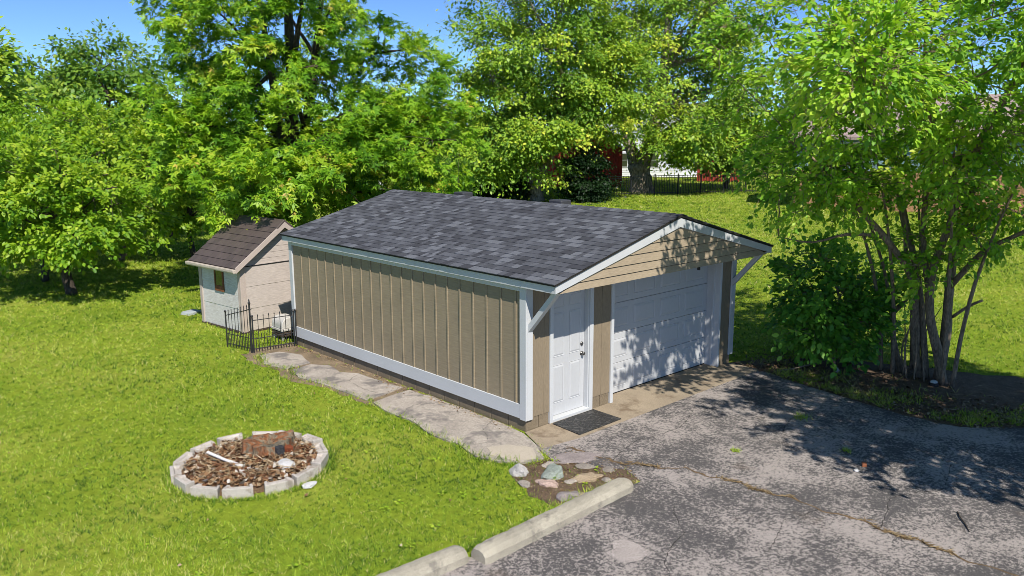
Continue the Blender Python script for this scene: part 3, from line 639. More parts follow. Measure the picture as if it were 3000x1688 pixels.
# ------------------------------------------------------------------ small things on the driveway
tw = MB(); tw.tube([(1.88, -5.35, .02), (1.75, -5.42, .03), (1.62, -5.52, .026), (1.46, -5.62, .02)], [.010, .009, .008, .005], 5); tag(tw.build('fallen_twig', BARKD), 'thin dark twig lying on the driveway', 'twig')
bp = MB().box(-.045, .045, -.03, .03, 0, .045).build('brick_chip', mat('brick_red', (.36, .13, .06), .9), None, .006); bp.location = (2.42, -4.0, .012); bp.rotation_euler = (0, 0, .5); tag(bp, 'orange brick chip on the driveway', 'brick chip')
crumple('pale_pebble', (2.19, -4.0, .02), (.05, .035, .02), SCR, 'pale pebble beside the brick chip on the driveway', 'pebble', 21)
ft = MB(); ft.tube([(5.5, -.95, .03), (5.75, -1.15, .07), (6.0, -1.3, .12), (6.3, -1.35, .14)], [.016, .014, .012, .006], 5); tag(ft.build('fallen_branch', BARKT), 'thin dead branch lying under the leafy bush', 'branch')
pipe = thing('capped_pipe', 'white capped black pipe end at the tree foot', 'pipe', (6.80, -3.25, .0))
lathe([(.085, 0), (.085, .05), (.07, .06)], (0, 0, 0), 'z').build('pipe_rim', IRON, pipe); lathe([(.068, .03), (.06, .08), (.03, .1)], (0, 0, 0), 'z').build('cap', SCR, pipe)
crumple('white_ball', (6.30, -1.72, .05), (.05, .05, .05), SCR, 'small white ball under the leafy bush', 'ball', 23)

# ------------------------------------------------------------------ far buildings and fence
def win_unit(par, x0, x1, z0, z1, y, fm, nx=2, nz=2):
    f_ = MB().box(x0 - .07, x1 + .07, y - .06, y - .005, z0 - .07, z1 + .07).build('window', fm, par)
    dx, dz = (x1 - x0) / nx, (z1 - z0) / nz
    for i in range(nx):
        for j in range(nz): MB().box(x0 + i * dx + .025, x0 + (i + 1) * dx - .025, y - .075, y - .062, z0 + j * dz + .025, z0 + (j + 1) * dz - .025).build('pane', GLASS, f_)
def house(name, label, cat, loc, rz, wd_, dp, hw, hr, mw, mr, wins=(), boards=None, trim=WHITE, gable_front=True, door=None):
    o = thing(name, label, cat, loc, rz)
    if gable_front: poly = [(-wd_ / 2, -.2), (wd_ / 2, -.2), (wd_ / 2, hw), (0, hr), (-wd_ / 2, hw)]
    else: poly = [(-wd_ / 2, -.2), (wd_ / 2, -.2), (wd_ / 2, hw), (-wd_ / 2, hw)]
    wall = MB().prism(poly, 'y', 0, dp).build('wall', mw, o)
    rf = MB()
    if gable_front:
        k = (hr - hw) / (wd_ / 2)
        for s in (-1, 1): rf.prism([(0, hr + .02), (s * (wd_ / 2 + .35), hw - .35 * k + .02), (s * (wd_ / 2 + .35), hw - .35 * k + .2), (0, hr + .22)], 'y', -.4, dp + .4)
    else:
        rf.prism([(-.45, hw - .1), (dp / 2, hr), (dp + .45, hw - .1), (dp + .45, hw + .08), (dp / 2, hr + .2), (-.45, hw + .08)], 'x', -wd_ / 2 - .4, wd_ / 2 + .4)
    rf.build('roof', mr, o)
    if boards:
        st_, vert = boards
        if vert:
            n = int(wd_ / st_)
            for i in range(n):
                x = -wd_ / 2 + i * wd_ / n; MB().box(x + .01, x + wd_ / n - .01, -.03, -.002, .05, hw - .05).build('siding_board', mw, wall)
        else:
            n = int(hw / st_)
            for i in range(n): MB().prism([(-.04, i * st_), (-.01, (i + 1) * st_ - .01), (-.002, (i + 1) * st_ - .01), (-.002, i * st_)], 'x', -wd_ / 2, wd_ / 2).build('siding_board', mw, wall)
    for wn in wins: win_unit(o, *wn, 0 - .03, trim)
    return o
RED = mat('barn_red', (.52, .060, .042), .8, .8, .25, 20, .3, (3, 3, .15))
SLATE = mat('blue_grey_metal', (.20, .26, .34), .5, 1, .15, 20, .1)
SIDW = mat('white_siding', (.66, .67, .69), .7, 1, .05, 20, .1)
TEAL = mat('teal_siding', (.22, .33, .36), .7, 1, .08, 20, .1)
BRICK = mat('orange_brick', (.36, .20, .105), .9, 1.2, .2, 12, .5)
ROOFP = mat('pinkish_shingle', (.34, .26, .235), .9, 1, .12, 12, .4)
def face(x, y): return math.atan2(-(x + 7.97), (y + 8.37))  # turn the front towards the yard
house('red_barn', 'red wooden barn with blue grey roof behind the old tree', 'barn', (41.5, 37.0, 0), face(41, 37) + .1, 6.6, 9, 3.0, 4.9, RED, SLATE, boards=(.28, True), wins=((-1.6, -.6, 1.3, 2.3),), trim=RED)
house('white_house', 'white sided house behind the black picket fence', 'house', (57.2, 41.4, 0), face(57, 41), 11.5, 10, 5.2, 8.4, SIDW, ROOFP, boards=(.22, False), wins=((-1.5, .1, 1.0, 2.3), (-4.3, -2.9, 1.0, 2.3), (3.0, 4.6, 1.0, 2.3), (-1.3, .1, 3.6, 4.9), (2.6, 4.0, 3.6, 4.9)))
hh = house('teal_house', 'low house with teal upper wall and orange brick base behind trees', 'house', (38.8, 8.6, 0), face(38.5, 9) - .1, 15, 9, 4.0, 6.2, TEAL, ROOFP, wins=((-5, -3.6, 2.7, 3.7), (1.4, 2.9, 2.7, 3.7)), gable_front=False)
MB().box(-7.52, 7.52, -.06, .0, -.1, 2.2).build('brick_base', BRICK, hh)
for i in range(10):
    MB().box(-7.5, 7.5, -.082, -.062, .02 + i * .215, .02 + i * .215 + .205).build('brick_course', BRICK, hh)
house('red_playhouse', 'small red wooden shed behind the picket fence at right', 'shed', (54.7, 32.8, 0), face(55, 33), 3.6, 2.5, 1.7, 2.4, mat('faded_red', (.33, .05, .035), .8), SLATE, boards=(.2, True))
house('white_shed', 'small white shed seen through gaps of the maple', 'shed', (25.4, 43.9, 0), face(25, 44), 3.0, 3, 2.0, 2.9, SIDW, SLATE, boards=(.25, False), wins=((-.4, .4, 1.0, 1.7),))
pf = thing('picket_fence', 'long black metal picket fence beyond the far lawn', 'fence', (35.3, 28.9, 0))
fa, fbn = np.array((35.3, 28.9)), np.array((46.5, 23.2)); fd = fbn - fa; fl = np.linalg.norm(fd)
pk = MB().box(-.011, .011, -.011, .011, .05, 1.38).build('picket', IRON, pf); npk = 100
for k in range(npk):
    o = pk if k == 0 else pk.copy()
    if k: col.objects.link(o)
    p = fd * (k + .5) / npk; o.location = (p[0], p[1], 0)
for k in range(8):
    p = fd * k / 7; o = MB().box(-.035, .035, -.035, .035, 0, 1.48).build('post', IRON, pf, .006); o.location = (p[0], p[1], 0)
ang = math.atan2(fd[1], fd[0])
for z in (.14, 1.18, 1.33):
    o = MB().box(0, fl, -.016, .016, z, z + .035).build('rail', IRON, pf); o.rotation_euler = (0, 0, ang)
# ------------------------------------------------------------------ trees and bushes
TPL = {'oval': (np.array([(0, 0, 0), (.35, .29, .06), (.72, .24, .02), (1, 0, -.10), (.72, -.24, .02), (.35, -.29, .06)]), [(0, 1, 2, 3), (0, 3, 4, 5)]),
       'kite': (np.array([(0, 0, 0), (.45, .33, .05), (1, 0, -.10), (.45, -.33, .05)]), [(0, 1, 2, 3)]),
       'maple': (np.array([(0, 0, 0), (.48, .17, .03), (1, 0, -.14), (.48, -.17, .03), (.16, .34, .02), (.50, .72, -.12), (.42, .26, .03), (.16, -.34, .02), (.50, -.72, -.12), (.42, -.26, .03)]),
                 [(0, 1, 2, 3), (0, 4, 5, 6), (0, 9, 8, 7)])}
def unit(a): return a / (np.linalg.norm(a, axis=1)[:, None] + 1e-9)
def leaf_arrays(P, D, Nn, size, shape):
    T, Q = TPL[shape]; D = unit(D); Sd = unit(np.cross(Nn, D)); Nn = np.cross(D, Sd)
    V = P[:, None] + size[:, None, None] * (T[None, :, 0:1] * D[:, None] + T[None, :, 1:2] * Sd[:, None] + T[None, :, 2:3] * Nn[:, None])
    k = len(T); F = (np.arange(len(P))[:, None, None] * k + np.array(Q)[None]).reshape(-1, 4)
    return V.reshape(-1, 3), F, len(Q)
def bez(a, c, b, n=7):
    t = np.linspace(0, 1, n)[:, None]; return (1 - t) ** 2 * a + 2 * t * (1 - t) * c + t * t * b
def grow(root, lobes, ncl, per, size, cr, shape, lm, bm, seed, skel, limbs=14, tr=.2, twig=.012, flat=.45, droop=.25, shell=.5, base=None, bare=0, bias=0, sprays=0, sprig=0, zmin=.35):
    """crown of leaf clumps on limbs and twigs; skel is a list of (points, radii) stems"""
    r = np.random.default_rng(seed); lob = np.array(lobes, float); loc = np.array(root.location)
    wts = lob[:, 6] / lob[:, 6].sum(); li = r.choice(len(lob), ncl, p=wts)
    d = unit(r.normal(0, 1, (ncl, 3))); rad = (1 - shell * r.random(ncl) ** 1.6) * (1 + r.normal(0, .09, ncl))
    cl = lob[li, :3] + d * rad[:, None] * np.stack([lob[li, 3], lob[li, 5], lob[li, 4]], 1)
    cl[:, 2] = np.where(cl[:, 2] < zmin, zmin + .6 * (zmin - cl[:, 2]), cl[:, 2]); outd = unit(d * [1, 1, .5] + [0, 0, .05])
    # limbs
    nodes_, nr_ = [], []; W = []
    for pts, rr in skel:
        W.append((np.array(pts, float), np.broadcast_to(rr, len(pts)))); nodes_.append(np.array(pts, float)); nr_.append(np.broadcast_to(rr, len(pts)))
    stemn = np.concatenate(nodes_); stemr = np.concatenate(nr_)
    pick = r.choice(ncl, min(limbs, ncl), replace=False)
    for i in pick:
        e = cl[i]; low = stemn[:, 2] < e[2] - .15 * np.linalg.norm(stemn[:, :2] - e[:2], axis=1); low &= stemn[:, 2] > stemn[:, 2].min() + .25 * (stemn[:, 2].max() - stemn[:, 2].min())
        if not low.any(): low[:] = True
        c_ = np.where(low)[0]; j = c_[np.argmin(np.linalg.norm(stemn[c_] - e, axis=1) * (1 + .5 * r.random(len(c_))))]
        a = stemn[j]; ctl = a + (e - a) * [.45, .45, .62] + r.normal(0, .06 * np.linalg.norm(e - a), 3)
        p = bez(a, ctl, e, 8); p[1:-1] += r.normal(0, .012 * np.linalg.norm(e - a), (6, 3)); r0 = max(min(stemr[j] * .62, tr * .42), twig * 1.6); rr = np.linspace(r0, twig, 8)
        W.append((p, rr)); nodes_.append(p[2:]); nr_.append(rr[2:])
    allp = np.concatenate(nodes_); allr = np.concatenate(nr_)
    mbT, mbB = MB(), MB()
    for k, (p, rr) in enumerate(W):
        if k < len(skel):
            t0 = np.arange(len(p)); t1 = np.linspace(0, len(p) - 1, (len(p) - 1) * 3 + 1)
            pp = np.stack([np.interp(t1, t0, p[:, c]) for c in range(3)], 1)
            if len(pp) > 6: pp[1:-1] = .25 * pp[:-2] + .5 * pp[1:-1] + .25 * pp[2:]
            mbT.tube(pp - loc, np.interp(t1, t0, rr) * (1 + r.normal(0, .04, len(t1))), 10)
        else: mbB.tube(p - loc, rr, 5)
    for i in range(ncl):
        j = np.argmin(((allp - cl[i]) ** 2).sum(1)); a = allp[j]; L_ = np.linalg.norm(cl[i] - a)
        if L_ < .05: continue
        c_ = a + (cl[i] - a) * .5 + [0, 0, .12 * L_] + r.normal(0, .05 * L_, 3); e = cl[i] + outd[i] * cr * .6
        mbB.tube(bez(a, c_, e, 5) - loc, np.linspace(min(allr[j] * .6, twig * 1.3), twig * .3, 5), 3)
    mbT.build('trunk', bm, root, smooth=True); tag(mbB.build('branches', bm, root), kind='stuff')
    n = ncl * per; ci = r.integers(0, ncl, n); big = .6 + .9 * r.random(ncl)
    off = r.normal(0, 1, (n, 3)) * [1, 1, flat] * (cr * big[ci])[:, None] * .62; hor = np.hypot(off[:, 0], off[:, 1]); off[:, 2] -= droop * hor * hor / cr
    if sprays:
        tw = unit(outd[:, None, :].repeat(sprays, 1).reshape(-1, 3) * .75 + r.normal(0, .75, (ncl * sprays, 3)) * [1, 1, .55]); tl = cr * r.uniform(.8, 2.0, ncl * sprays)
        ti = ci * sprays + r.integers(0, sprays, n); u = .1 + .9 * r.random(n) ** .8; off = tw[ti] * (tl[ti] * u)[:, None] + r.normal(0, size * .45, (n, 3)); off[:, 2] -= droop * (tl[ti] * u) ** 2 / cr * .5
        if sprig:
            sp = MB()
            for i in range(ncl):
                for k_ in range(sprays):
                    v_ = tw[i * sprays + k_] * tl[i * sprays + k_]; sp.tube([cl[i] - loc, cl[i] + v_ * .5 - loc, cl[i] + v_ - [0, 0, droop * tl[i * sprays + k_] ** 2 / cr * .5] - loc], [sprig, sprig * .7, sprig * .3], 3)
            tag(sp.build('twigs', bm, root), kind='stuff')
    P = cl[ci] + off; keep = r.random(n) > bare; P, ci, off = P[keep], ci[keep], off[keep]; P[:, 2] = np.maximum(P[:, 2], .05); n = len(P)
    D = unit(outd[ci] * .5 + unit(off) * .8 + r.normal(0, .55, (n, 3)) - [0, 0, .25])
    Nn = unit(np.array([0, 0, .6]) + np.array(SUN) * .75 + outd[ci] * .4 + r.normal(0, .42, (n, 3)))
    V, F, q = leaf_arrays(P, D, Nn, size * (.6 + .75 * r.random(n)), shape)
    ct = r.normal(0, .16, ncl)[ci]; tint = np.clip(.45 + bias + ct + r.normal(0, .17, n), 0, 1)
    np_mesh('crown', V - loc, F, lm, root, tint=np.repeat(tint, q))
LM = lambda n, c, **k: leaf_mat(n, [(i / (len(c) - 1), x) for i, x in enumerate(c)], **k)
L_MAPLE = leaf_mat('maple_leaf', [(0., (0.069, 0.184, 0.011)), (.25, (0.144, 0.333, 0.018)), (.55, (0.287, 0.494, 0.028)), (.85, (0.483, 0.621, 0.046)), (.95, (0.575, 0.632, 0.069)), (1., (0.680, 0.483, 0.115))], .4)
L_MID = LM('silver_maple_leaf', [(0.091, 0.208, 0.024), (0.195, 0.353, 0.032), (0.362, 0.518, 0.042), (0.675, 0.680, 0.083)], trans=.3)
L_APPLE = LM('apple_leaf', [(0.089, 0.221, 0.015), (0.206, 0.375, 0.021), (0.353, 0.515, 0.032), (0.530, 0.632, 0.074)], trans=.4)
L_FAR = LM('far_leaf', [(0.066, 0.166, 0.027), (0.132, 0.268, 0.033), (0.222, 0.368, 0.044), (0.354, 0.461, 0.058)], trans=.4)
L_NEAR = LM('plum_leaf', [(0.101, 0.275, 0.026), (0.239, 0.478, 0.034), (0.442, 0.680, 0.052), (0.592, 0.680, 0.101)], trans=.4)
L_LILAC = LM('lilac_leaf', [(0.053, 0.180, 0.024), (0.118, 0.312, 0.031), (0.221, 0.480, 0.050), (0.468, 0.720, 0.100)], trans=.38)
L_YEW = LM('yew_leaf', [(.008, .028, .008), (.014, .042, .010), (.024, .06, .014)])
def tree(name, label, base, lobes, ncl, per, size, cr, shape, lm, bm, seed, tr, skel=None, group=None, cat='tree', **k):
    o = thing(name, label, cat, base, 0, group)
    if skel is None:
        l = np.array(lobes, float); w_ = l[:, 6:7]; c = (l[:, :3] * w_).sum(0) / w_.sum(); top = (l[:, 2] + l[:, 4] * .7).max(); b = np.array(base, float); r = np.random.default_rng(seed + 99)
        hs = np.linspace(0, 1, 7); pts = [(b[0] + (c[0] - b[0]) * h + r.normal(0, .03 * (top)) * (h > 0), b[1] + (c[1] - b[1]) * h + r.normal(0, .03 * top) * (h > 0), -.05 + (top + .05) * h) for h in hs]
        rad = tr * np.array([1.25, .95, .8, .62, .42, .25, .08]); skel = [(pts, rad)]
    grow(o, lobes, ncl, per, size, cr, shape, lm, bm, seed, skel, tr=tr, **k); return o

# big maple behind the shed: several upright leaders
mx, my = 3.3, 13.0
sk = [([(mx, my, -.05), (mx + .03, my, 1.2), (mx - .05, my + .02, 2.4), (mx - .02, my, 4), (mx + .05, my - .05, 6), (mx + .1, my, 9), (mx + .1, my, 12)], [.36, .29, .26, .21, .16, .09, .03]),
      ([(mx - .05, my + .02, 2.4), (mx - .35, my - .1, 4), (mx - .6, my - .2, 6), (mx - .9, my, 9)], [.18, .14, .10, .03]),
      ([(mx - .03, my, 2.8), (mx + .45, my + .1, 4.4), (mx + .9, my + .1, 6.5), (mx + 1.3, my, 9)], [.17, .14, .10, .03])]
tree('maple_tree', 'tall bright green maple spreading above the garden shed', (mx, my, 0),
     [(3.15, 13.4, 8.0, 2.85, 4.9, 3.3, 4), (1.9, 13.6, 6.3, 1.3, .9, 1.2, .4), (5.3, 10.5, 3.6, 2.1, 1.7, 1.8, 1.4), (1.1, 13.8, 4.0, 1.3, 1.5, 1.4, .7), (3.0, 11.4, 3.5, 3, 1.6, 2.2, 1.8), (1.0, 10.9, 2.95, 1.2, .55, .9, .45), (1.15, 9.5, 3.45, 1.0, .4, .7, .35), (5.9, 11.2, 5.3, 1.6, 1.9, 1.6, .9)],
     640, 105, .155, .42, 'maple', L_MAPLE, BARKD, 1, .3, sk, limbs=42, shell=.55, sprays=4)
# two old trees beyond the lawn
sk = [([(29.08, 29.52, -.1), (29.03, 29.57, .5), (29.0, 29.6, 1.2)], [.62, .48, .46]), ([(28.98, 29.62, .9), (28.4, 30.2, 2.0), (27.9, 30.6, 3.3), (27.2, 31.2, 5.5)], [.32, .26, .2, .08]),
      ([(29.03, 29.57, .9), (29.45, 29.15, 2.3), (29.95, 28.7, 4.6), (30.06, 28.6, 8.3), (30, 28.8, 14)], [.42, .34, .28, .2, .05])]
tree('shade_tree', 'leafy shade tree with forked pale trunk behind the garage ridge', (29.08, 29.52, 0),
     [(29.7, 28.9, 10.0, 6.3, 8.3, 5, 4), (26.4, 30.6, 5.6, 3.3, 3.4, 3, 1.1), (32.4, 26.0, 7.3, 3, 4, 3, 1), (25.3, 30.3, 2.7, 2.5, 1.4, 2.5, .7), (27.0, 27.3, 4.4, 2.3, .9, 2.2, .5)],
     560, 190, .21, .75, 'kite', L_MID, BARKP, 2, .5, sk, limbs=36, twig=.02, shell=.65)
sk = [([(39.86, 29.49, -.2), (39.84, 29.52, .5), (39.77, 29.6, 1.3), (39.7, 29.7, 2.1)], [1.05, .82, .76, .80]), ([(39.63, 29.78, 1.8), (39.3, 30.2, 3.4), (38.98, 30.57, 4.84), (37.54, 30.73, 7.7), (36.86, 31.5, 10.7)], [.58, .42, .36, .24, .08]),
      ([(39.76, 29.62, 1.8), (40.2, 29.1, 3.6), (40.5, 28.7, 5.6), (40.7, 28.4, 8.9), (40.8, 28.3, 13)], [.62, .50, .46, .34, .1]), ([(40.5, 28.7, 5.6), (39.9, 29.3, 8), (39.2, 30, 11)], [.28, .22, .06])]
tree('shade_tree', 'huge old tree with massive forked trunk at the picket fence', (39.86, 29.49, 0),
     [(41.2, 27.9, 12.6, 7.6, 7.2, 6, 4.2), (40.2, 25.7, 4.3, 3.2, 1.9, 3, .9), (36.0, 32.6, 6.0, 1.8, 1.1, 1.6, .4), (43.4, 24.5, 7.0, 3.6, 3.6, 3, 1.1)],
     430, 160, .23, .85, 'kite', L_MID, BARKP, 3, .8, sk, limbs=36, twig=.025, shell=.65)
tree('small_tree', 'small blue green tree growing at the picket fence', (47.5, 27.4, 0), [(47.5, 27.4, 4.0, 2.3, 3.2, 2.1, 1)], 110, 70, .26, .7, 'kite', L_FAR, BARKD, 4, .16, limbs=14, twig=.02)
# dark evergreen shrubs by the shade tree
for (x, y, z, rl, rv, lab, sd_, lm) in ((27.0, 31.0, 1.2, 1.7, 1.4, 'dark evergreen shrub left of the forked pale trunk', 41, L_YEW), (31.2, 27.0, 1.5, 1.5, 1.9, 'dark evergreen shrub right of the forked pale trunk', 42, L_YEW), (29.0, 33.0, 1.2, 2.4, 1.3, 'broad dark shrub behind the forked pale trunk', 43, L_YEW)):
    tree('evergreen_shrub', lab, (x, y, 0), [(x, y, z, rl, rv, rl, 1)], 120, 95, .16, .42, 'kite', lm, BARKD, sd_, .08, cat='shrub', group='dark shrubs behind the garage', limbs=8, shell=.5)
# background trees at left
for nm, lab, x, y, z, rl, rv, sd_, n in (('broad_tree', 'dark green rounded tree against the sky at left', 9.4, 49.1, 7.0, 3.6, 3.9, 51, 200), ('broad_tree', 'thin topped tree between the rounded tree and the left edge', 7.6, 55.8, 6.2, 2.6, 3.4, 52, 110), ('broad_tree', 'tall tree cut by the upper left photo edge', .4, 36.9, 6.2, 1.7, 3.0, 53, 130)):
    tree(nm, lab, (x, y, 0), [(x, y, z, rl, rv, rl, 1), (x, y, z - rv * .8, rl * .8, rv * .6, rl * .8, .6)], n, 90, .30, .75, 'kite', L_FAR if sd_ < 53 else L_MID, BARKD, sd_, .25, group='trees against the sky at left', limbs=18, twig=.02)
# orchard trees on the left lawn
AP = [('fruit tree with short bare trunk nearest the left lawn', (-1.88, 16.31), [(-1.8, 16.0, 2.25, 2.4, 1.35, 2.1, 1), (-2.3, 17.0, 3.2, 1.8, 1.1, 1.6, .4)], 61, 170, .13),
      ('fruit tree with dark trunk just behind the nearest one', (-1.88, 19.2), [(-2.4, 19.6, 2.7, 2.3, 1.7, 2.2, 1)], 62, 130, .10),
      ('fruit tree with leaning pale trunk in the orchard middle', (1.24, 21.92), [(.9, 21.4, 3.1, 2.6, 2.0, 2.5, 1)], 63, 150, .13),
      ('fruit tree with thin slanting trunk near the shed', (3.1, 20.2), [(3.2, 20.9, 2.9, 2.0, 1.9, 1.9, 1)], 64, 120, .09),
      ('fruit tree at the back of the orchard under the rounded tree', (1.3, 26.6), [(1.3, 26.6, 3.4, 3.9, 2.1, 3, 1)], 65, 170, .13),
      ('fruit tree at the back of the orchard by the left edge', (-.9, 28.0), [(-.9, 28.0, 3.5, 2.6, 2.0, 2.4, 1)], 66, 110, .12),
      ('fruit tree at the back of the orchard beside the maple', (5.0, 27.4), [(5.0, 27.4, 3.6, 2.4, 2.5, 2.4, 1)], 67, 120, .12)]
for lab, (bx_, by_), lo, sd_, n, tr_ in AP:
    tree('fruit_tree', lab, (bx_, by_, 0), lo, n, 95, .135 if sd_ < 63 else .155, .42, 'oval' if sd_ < 63 else 'kite', L_APPLE, BARKD if sd_ != 63 else BARK, sd_, tr_, group='orchard trees on the left lawn', limbs=20, shell=.6, twig=.012, sprays=4, zmin=1.35)
# multi-stemmed tree at the right
SK = [([(7.09, -3.29, -.03), (7.06, -3.18, .55), (6.93, -3.06, 1.05), (6.87, -3.0, 1.59), (6.8, -3.06, 2.15), (6.76, -3.3, 2.94), (6.63, -3.49, 3.7), (6.5, -3.72, 4.36), (6.4, -4.07, 4.98)], [.13, .115, .11, .105, .095, .08, .07, .055, .03]),
      ([(7.26, -3.16, -.03), (7.28, -3.21, .89), (7.27, -3.19, 1.39), (7.37, -3.16, 2.23), (7.5, -3.24, 3.19), (7.69, -3.49, 3.9), (7.99, -3.83, 4.76), (8.24, -3.96, 5.77)], [.13, .12, .115, .10, .085, .07, .055, .03]),
      ([(7.16, -2.86, -.03), (7.0, -2.73, .97), (6.81, -2.79, 1.69), (6.55, -2.68, 2.13), (6.14, -2.46, 2.63), (5.65, -2.1, 3.21), (5.18, -1.81, 3.79), (4.77, -1.45, 4.18)], [.10, .09, .085, .075, .06, .045, .03, .015]),
      ([(7.24, -2.52, -.03), (7.16, -2.31, .74), (7.14, -2.26, 1.06), (7.24, -2.53, 1.41), (7.49, -2.6, 2.15), (7.62, -2.4, 3.12)], [.055, .05, .05, .045, .035, .02]),
      ([(7.19, -2.97, -.03), (7.15, -2.84, 1.03), (7.1, -2.72, 1.83), (7.06, -2.32, 3.15), (7.12, -1.95, 4.35), (7.17, -1.57, 5.56), (7.18, -1.34, 6.76)], [.09, .08, .075, .06, .05, .035, .015]),
      ([(7.3, -3.27, 1.16), (7.28, -3.53, 1.41), (7.24, -3.74, 1.54)], [.03, .026, .022]),
      ([(7.27, -3.19, 1.69), (7.13, -3.71, 2.43), (6.99, -4.32, 2.79), (6.8, -4.81, 3.12)], [.055, .045, .035, .02]),
      ([(6.89, -3.0, 1.59), (6.82, -2.82, 2.6), (6.73, -2.85, 3.78), (6.56, -2.7, 4.92), (6.47, -2.74, 6.0), (6.31, -2.6, 7.06)], [.075, .065, .055, .04, .03, .012]),
      ([(6.14, -2.46, 2.63), (5.63, -2.04, 2.69), (5.12, -1.69, 2.52), (4.6, -1.35, 2.65)], [.035, .026, .018, .008])]
SK += [([(6.76, -3.3, 2.94), (5.9, -3.4, 4.0), (5.0, -3.4, 4.8), (4.0, -3.4, 5.4), (2.6, -3.5, 5.5)], [.06, .05, .04, .028, .01]), ([(6.63, -3.49, 3.7), (5.9, -4.2, 5.0), (5.2, -4.9, 6.2)], [.045, .035, .012])]
SK = [(p_, [q_ * (.72 if q_ > .06 else .95) for q_ in r_]) for p_, r_ in SK]
for (ex_, ey_, ez_, x, y) in ((5.6, -3.6, 4.6, 6.9, -3.35), (5.0, -2.6, 4.4, 7.0, -2.45), (6.0, -1.4, 4.8, 7.3, -2.35), (7.6, -1.6, 4.9, 7.5, -2.6), (6.4, -4.6, 4.3, 6.95, -3.5), (5.4, -1.6, 3.9, 7.1, -2.2), (6.3, -2.2, 5.5, 7.1, -2.85)):
    SK.append(([(x, y, -.02), (x + (ex_ - x) * .06, y + (ey_ - y) * .06, .9), (x + (ex_ - x) * .22, y + (ey_ - y) * .2, 1.9), (x + (ex_ - x) * .55, y + (ey_ - y) * .55, 3.2), (ex_, ey_, ez_)], [.042, .036, .03, .02, .008]))
for i in range(7):
    a = rng.uniform(0, 6.28); x, y = 7.1 + .22 * math.cos(a), -2.9 + .35 * math.sin(a); SK.append(([(x, y, 0), (x + rng.normal(0, .08), y + rng.normal(0, .08), .6), (x + rng.normal(0, .25), y + rng.normal(0, .25), 1.3)], [.018, .014, .006]))
tree('multi_stem_tree', 'many stemmed spreading tree to the right of the garage', (7.12, -3.0, 0),
     [(6.4, -2.5, 6.1, 3.1, 2.9, 2.8, 4), (5.2, -1.5, 4.2, 1.15, .9, 1.1, .7), (5.1, -.8, 5.8, 1.2, 1.5, 1.2, .8), (5.9, -4.0, 4.6, 1.5, 1.3, 1.3, .8), (6.2, -3.0, 3.7, 1.5, .6, 1.3, .5), (7.6, -4.2, 4.6, 1.3, 1.1, 1.3, .5), (5.2, -2.0, 3.6, 1.4, .5, 1.0, .4), (6.9, -3.1, 2.3, .7, .5, .6, .25), (6.0, -1.9, 3.4, 1.2, .4, 1.0, .2), (7.4, -3.9, 3.2, 1.2, .7, 1.0, .5), (3.3, -3.3, 5.7, 1.5, .85, 1.1, .75), (2.1, -3.7, 5.2, .8, .5, .7, .6), (5.2, -4.9, 6.3, 1.2, 1.0, 1.0, .6)],
     660, 80, .090, .36, 'oval', L_NEAR, BARKT, 71, .12, SK, limbs=70, twig=.008, shell=.8, sprays=4, sprig=.005)
tree('lilac_bush', 'leafy green bush between garage corner and many stemmed tree', (6.75, -1.45, 0), [(6.7, -1.5, .75, .85, .75, .8, 1.2), (6.55, -1.1, 1.5, .8, .75, .8, 1), (7.3, -1.4, 1.35, .85, .9, .8, 1)], 135, 50, .12, .29, 'oval', L_LILAC, BARKT, 72, .03, cat='bush', limbs=18, shell=.6, twig=.006, sprays=4, sprig=.003)
# tree standing right of the view whose crown shades the driveway and garage door
tree('driveway_tree', 'tree right of the view whose crown shades the driveway', (4.9, -10.0, 0), [(3.5, -9.0, 5.9, 2.9, 2.3, 2.6, 3)], 320, 135, .115, .46, 'oval', L_NEAR, BARKT, 73, .17, limbs=26, shell=.75, twig=.01, sprays=4)

# ------------------------------------------------------------------ far line of woods
def woods():
    r = np.random.default_rng(81); n = 26000; th_ = r.uniform(R(-20), R(95), n); dd = 105 + r.uniform(-8, 14, n) + 10 * np.sin(th_ * 5)
    x = -8 + dd * np.sin(th_); y = -8.4 + dd * np.cos(th_); top = 5.2 + 1.6 * np.sin(th_ * 23) + 1.1 * np.sin(th_ * 61 + 1) + .8 * np.sin(th_ * 131)
    z = np.maximum(top, 3) * r.random(n) ** .6; P = np.stack([x, y, z], 1); D = r.normal(0, 1, (n, 3)); Nn = unit(r.normal(0, .7, (n, 3)) + [0, -.5, 1])
    V, F, q = leaf_arrays(P, D, Nn, r.uniform(.6, 1.3, n), 'kite'); tag(np_mesh('distant_woods', V, F, L_FAR, tint=r.random(n)), 'distant line of woods on the horizon', kind='stuff')
woods()

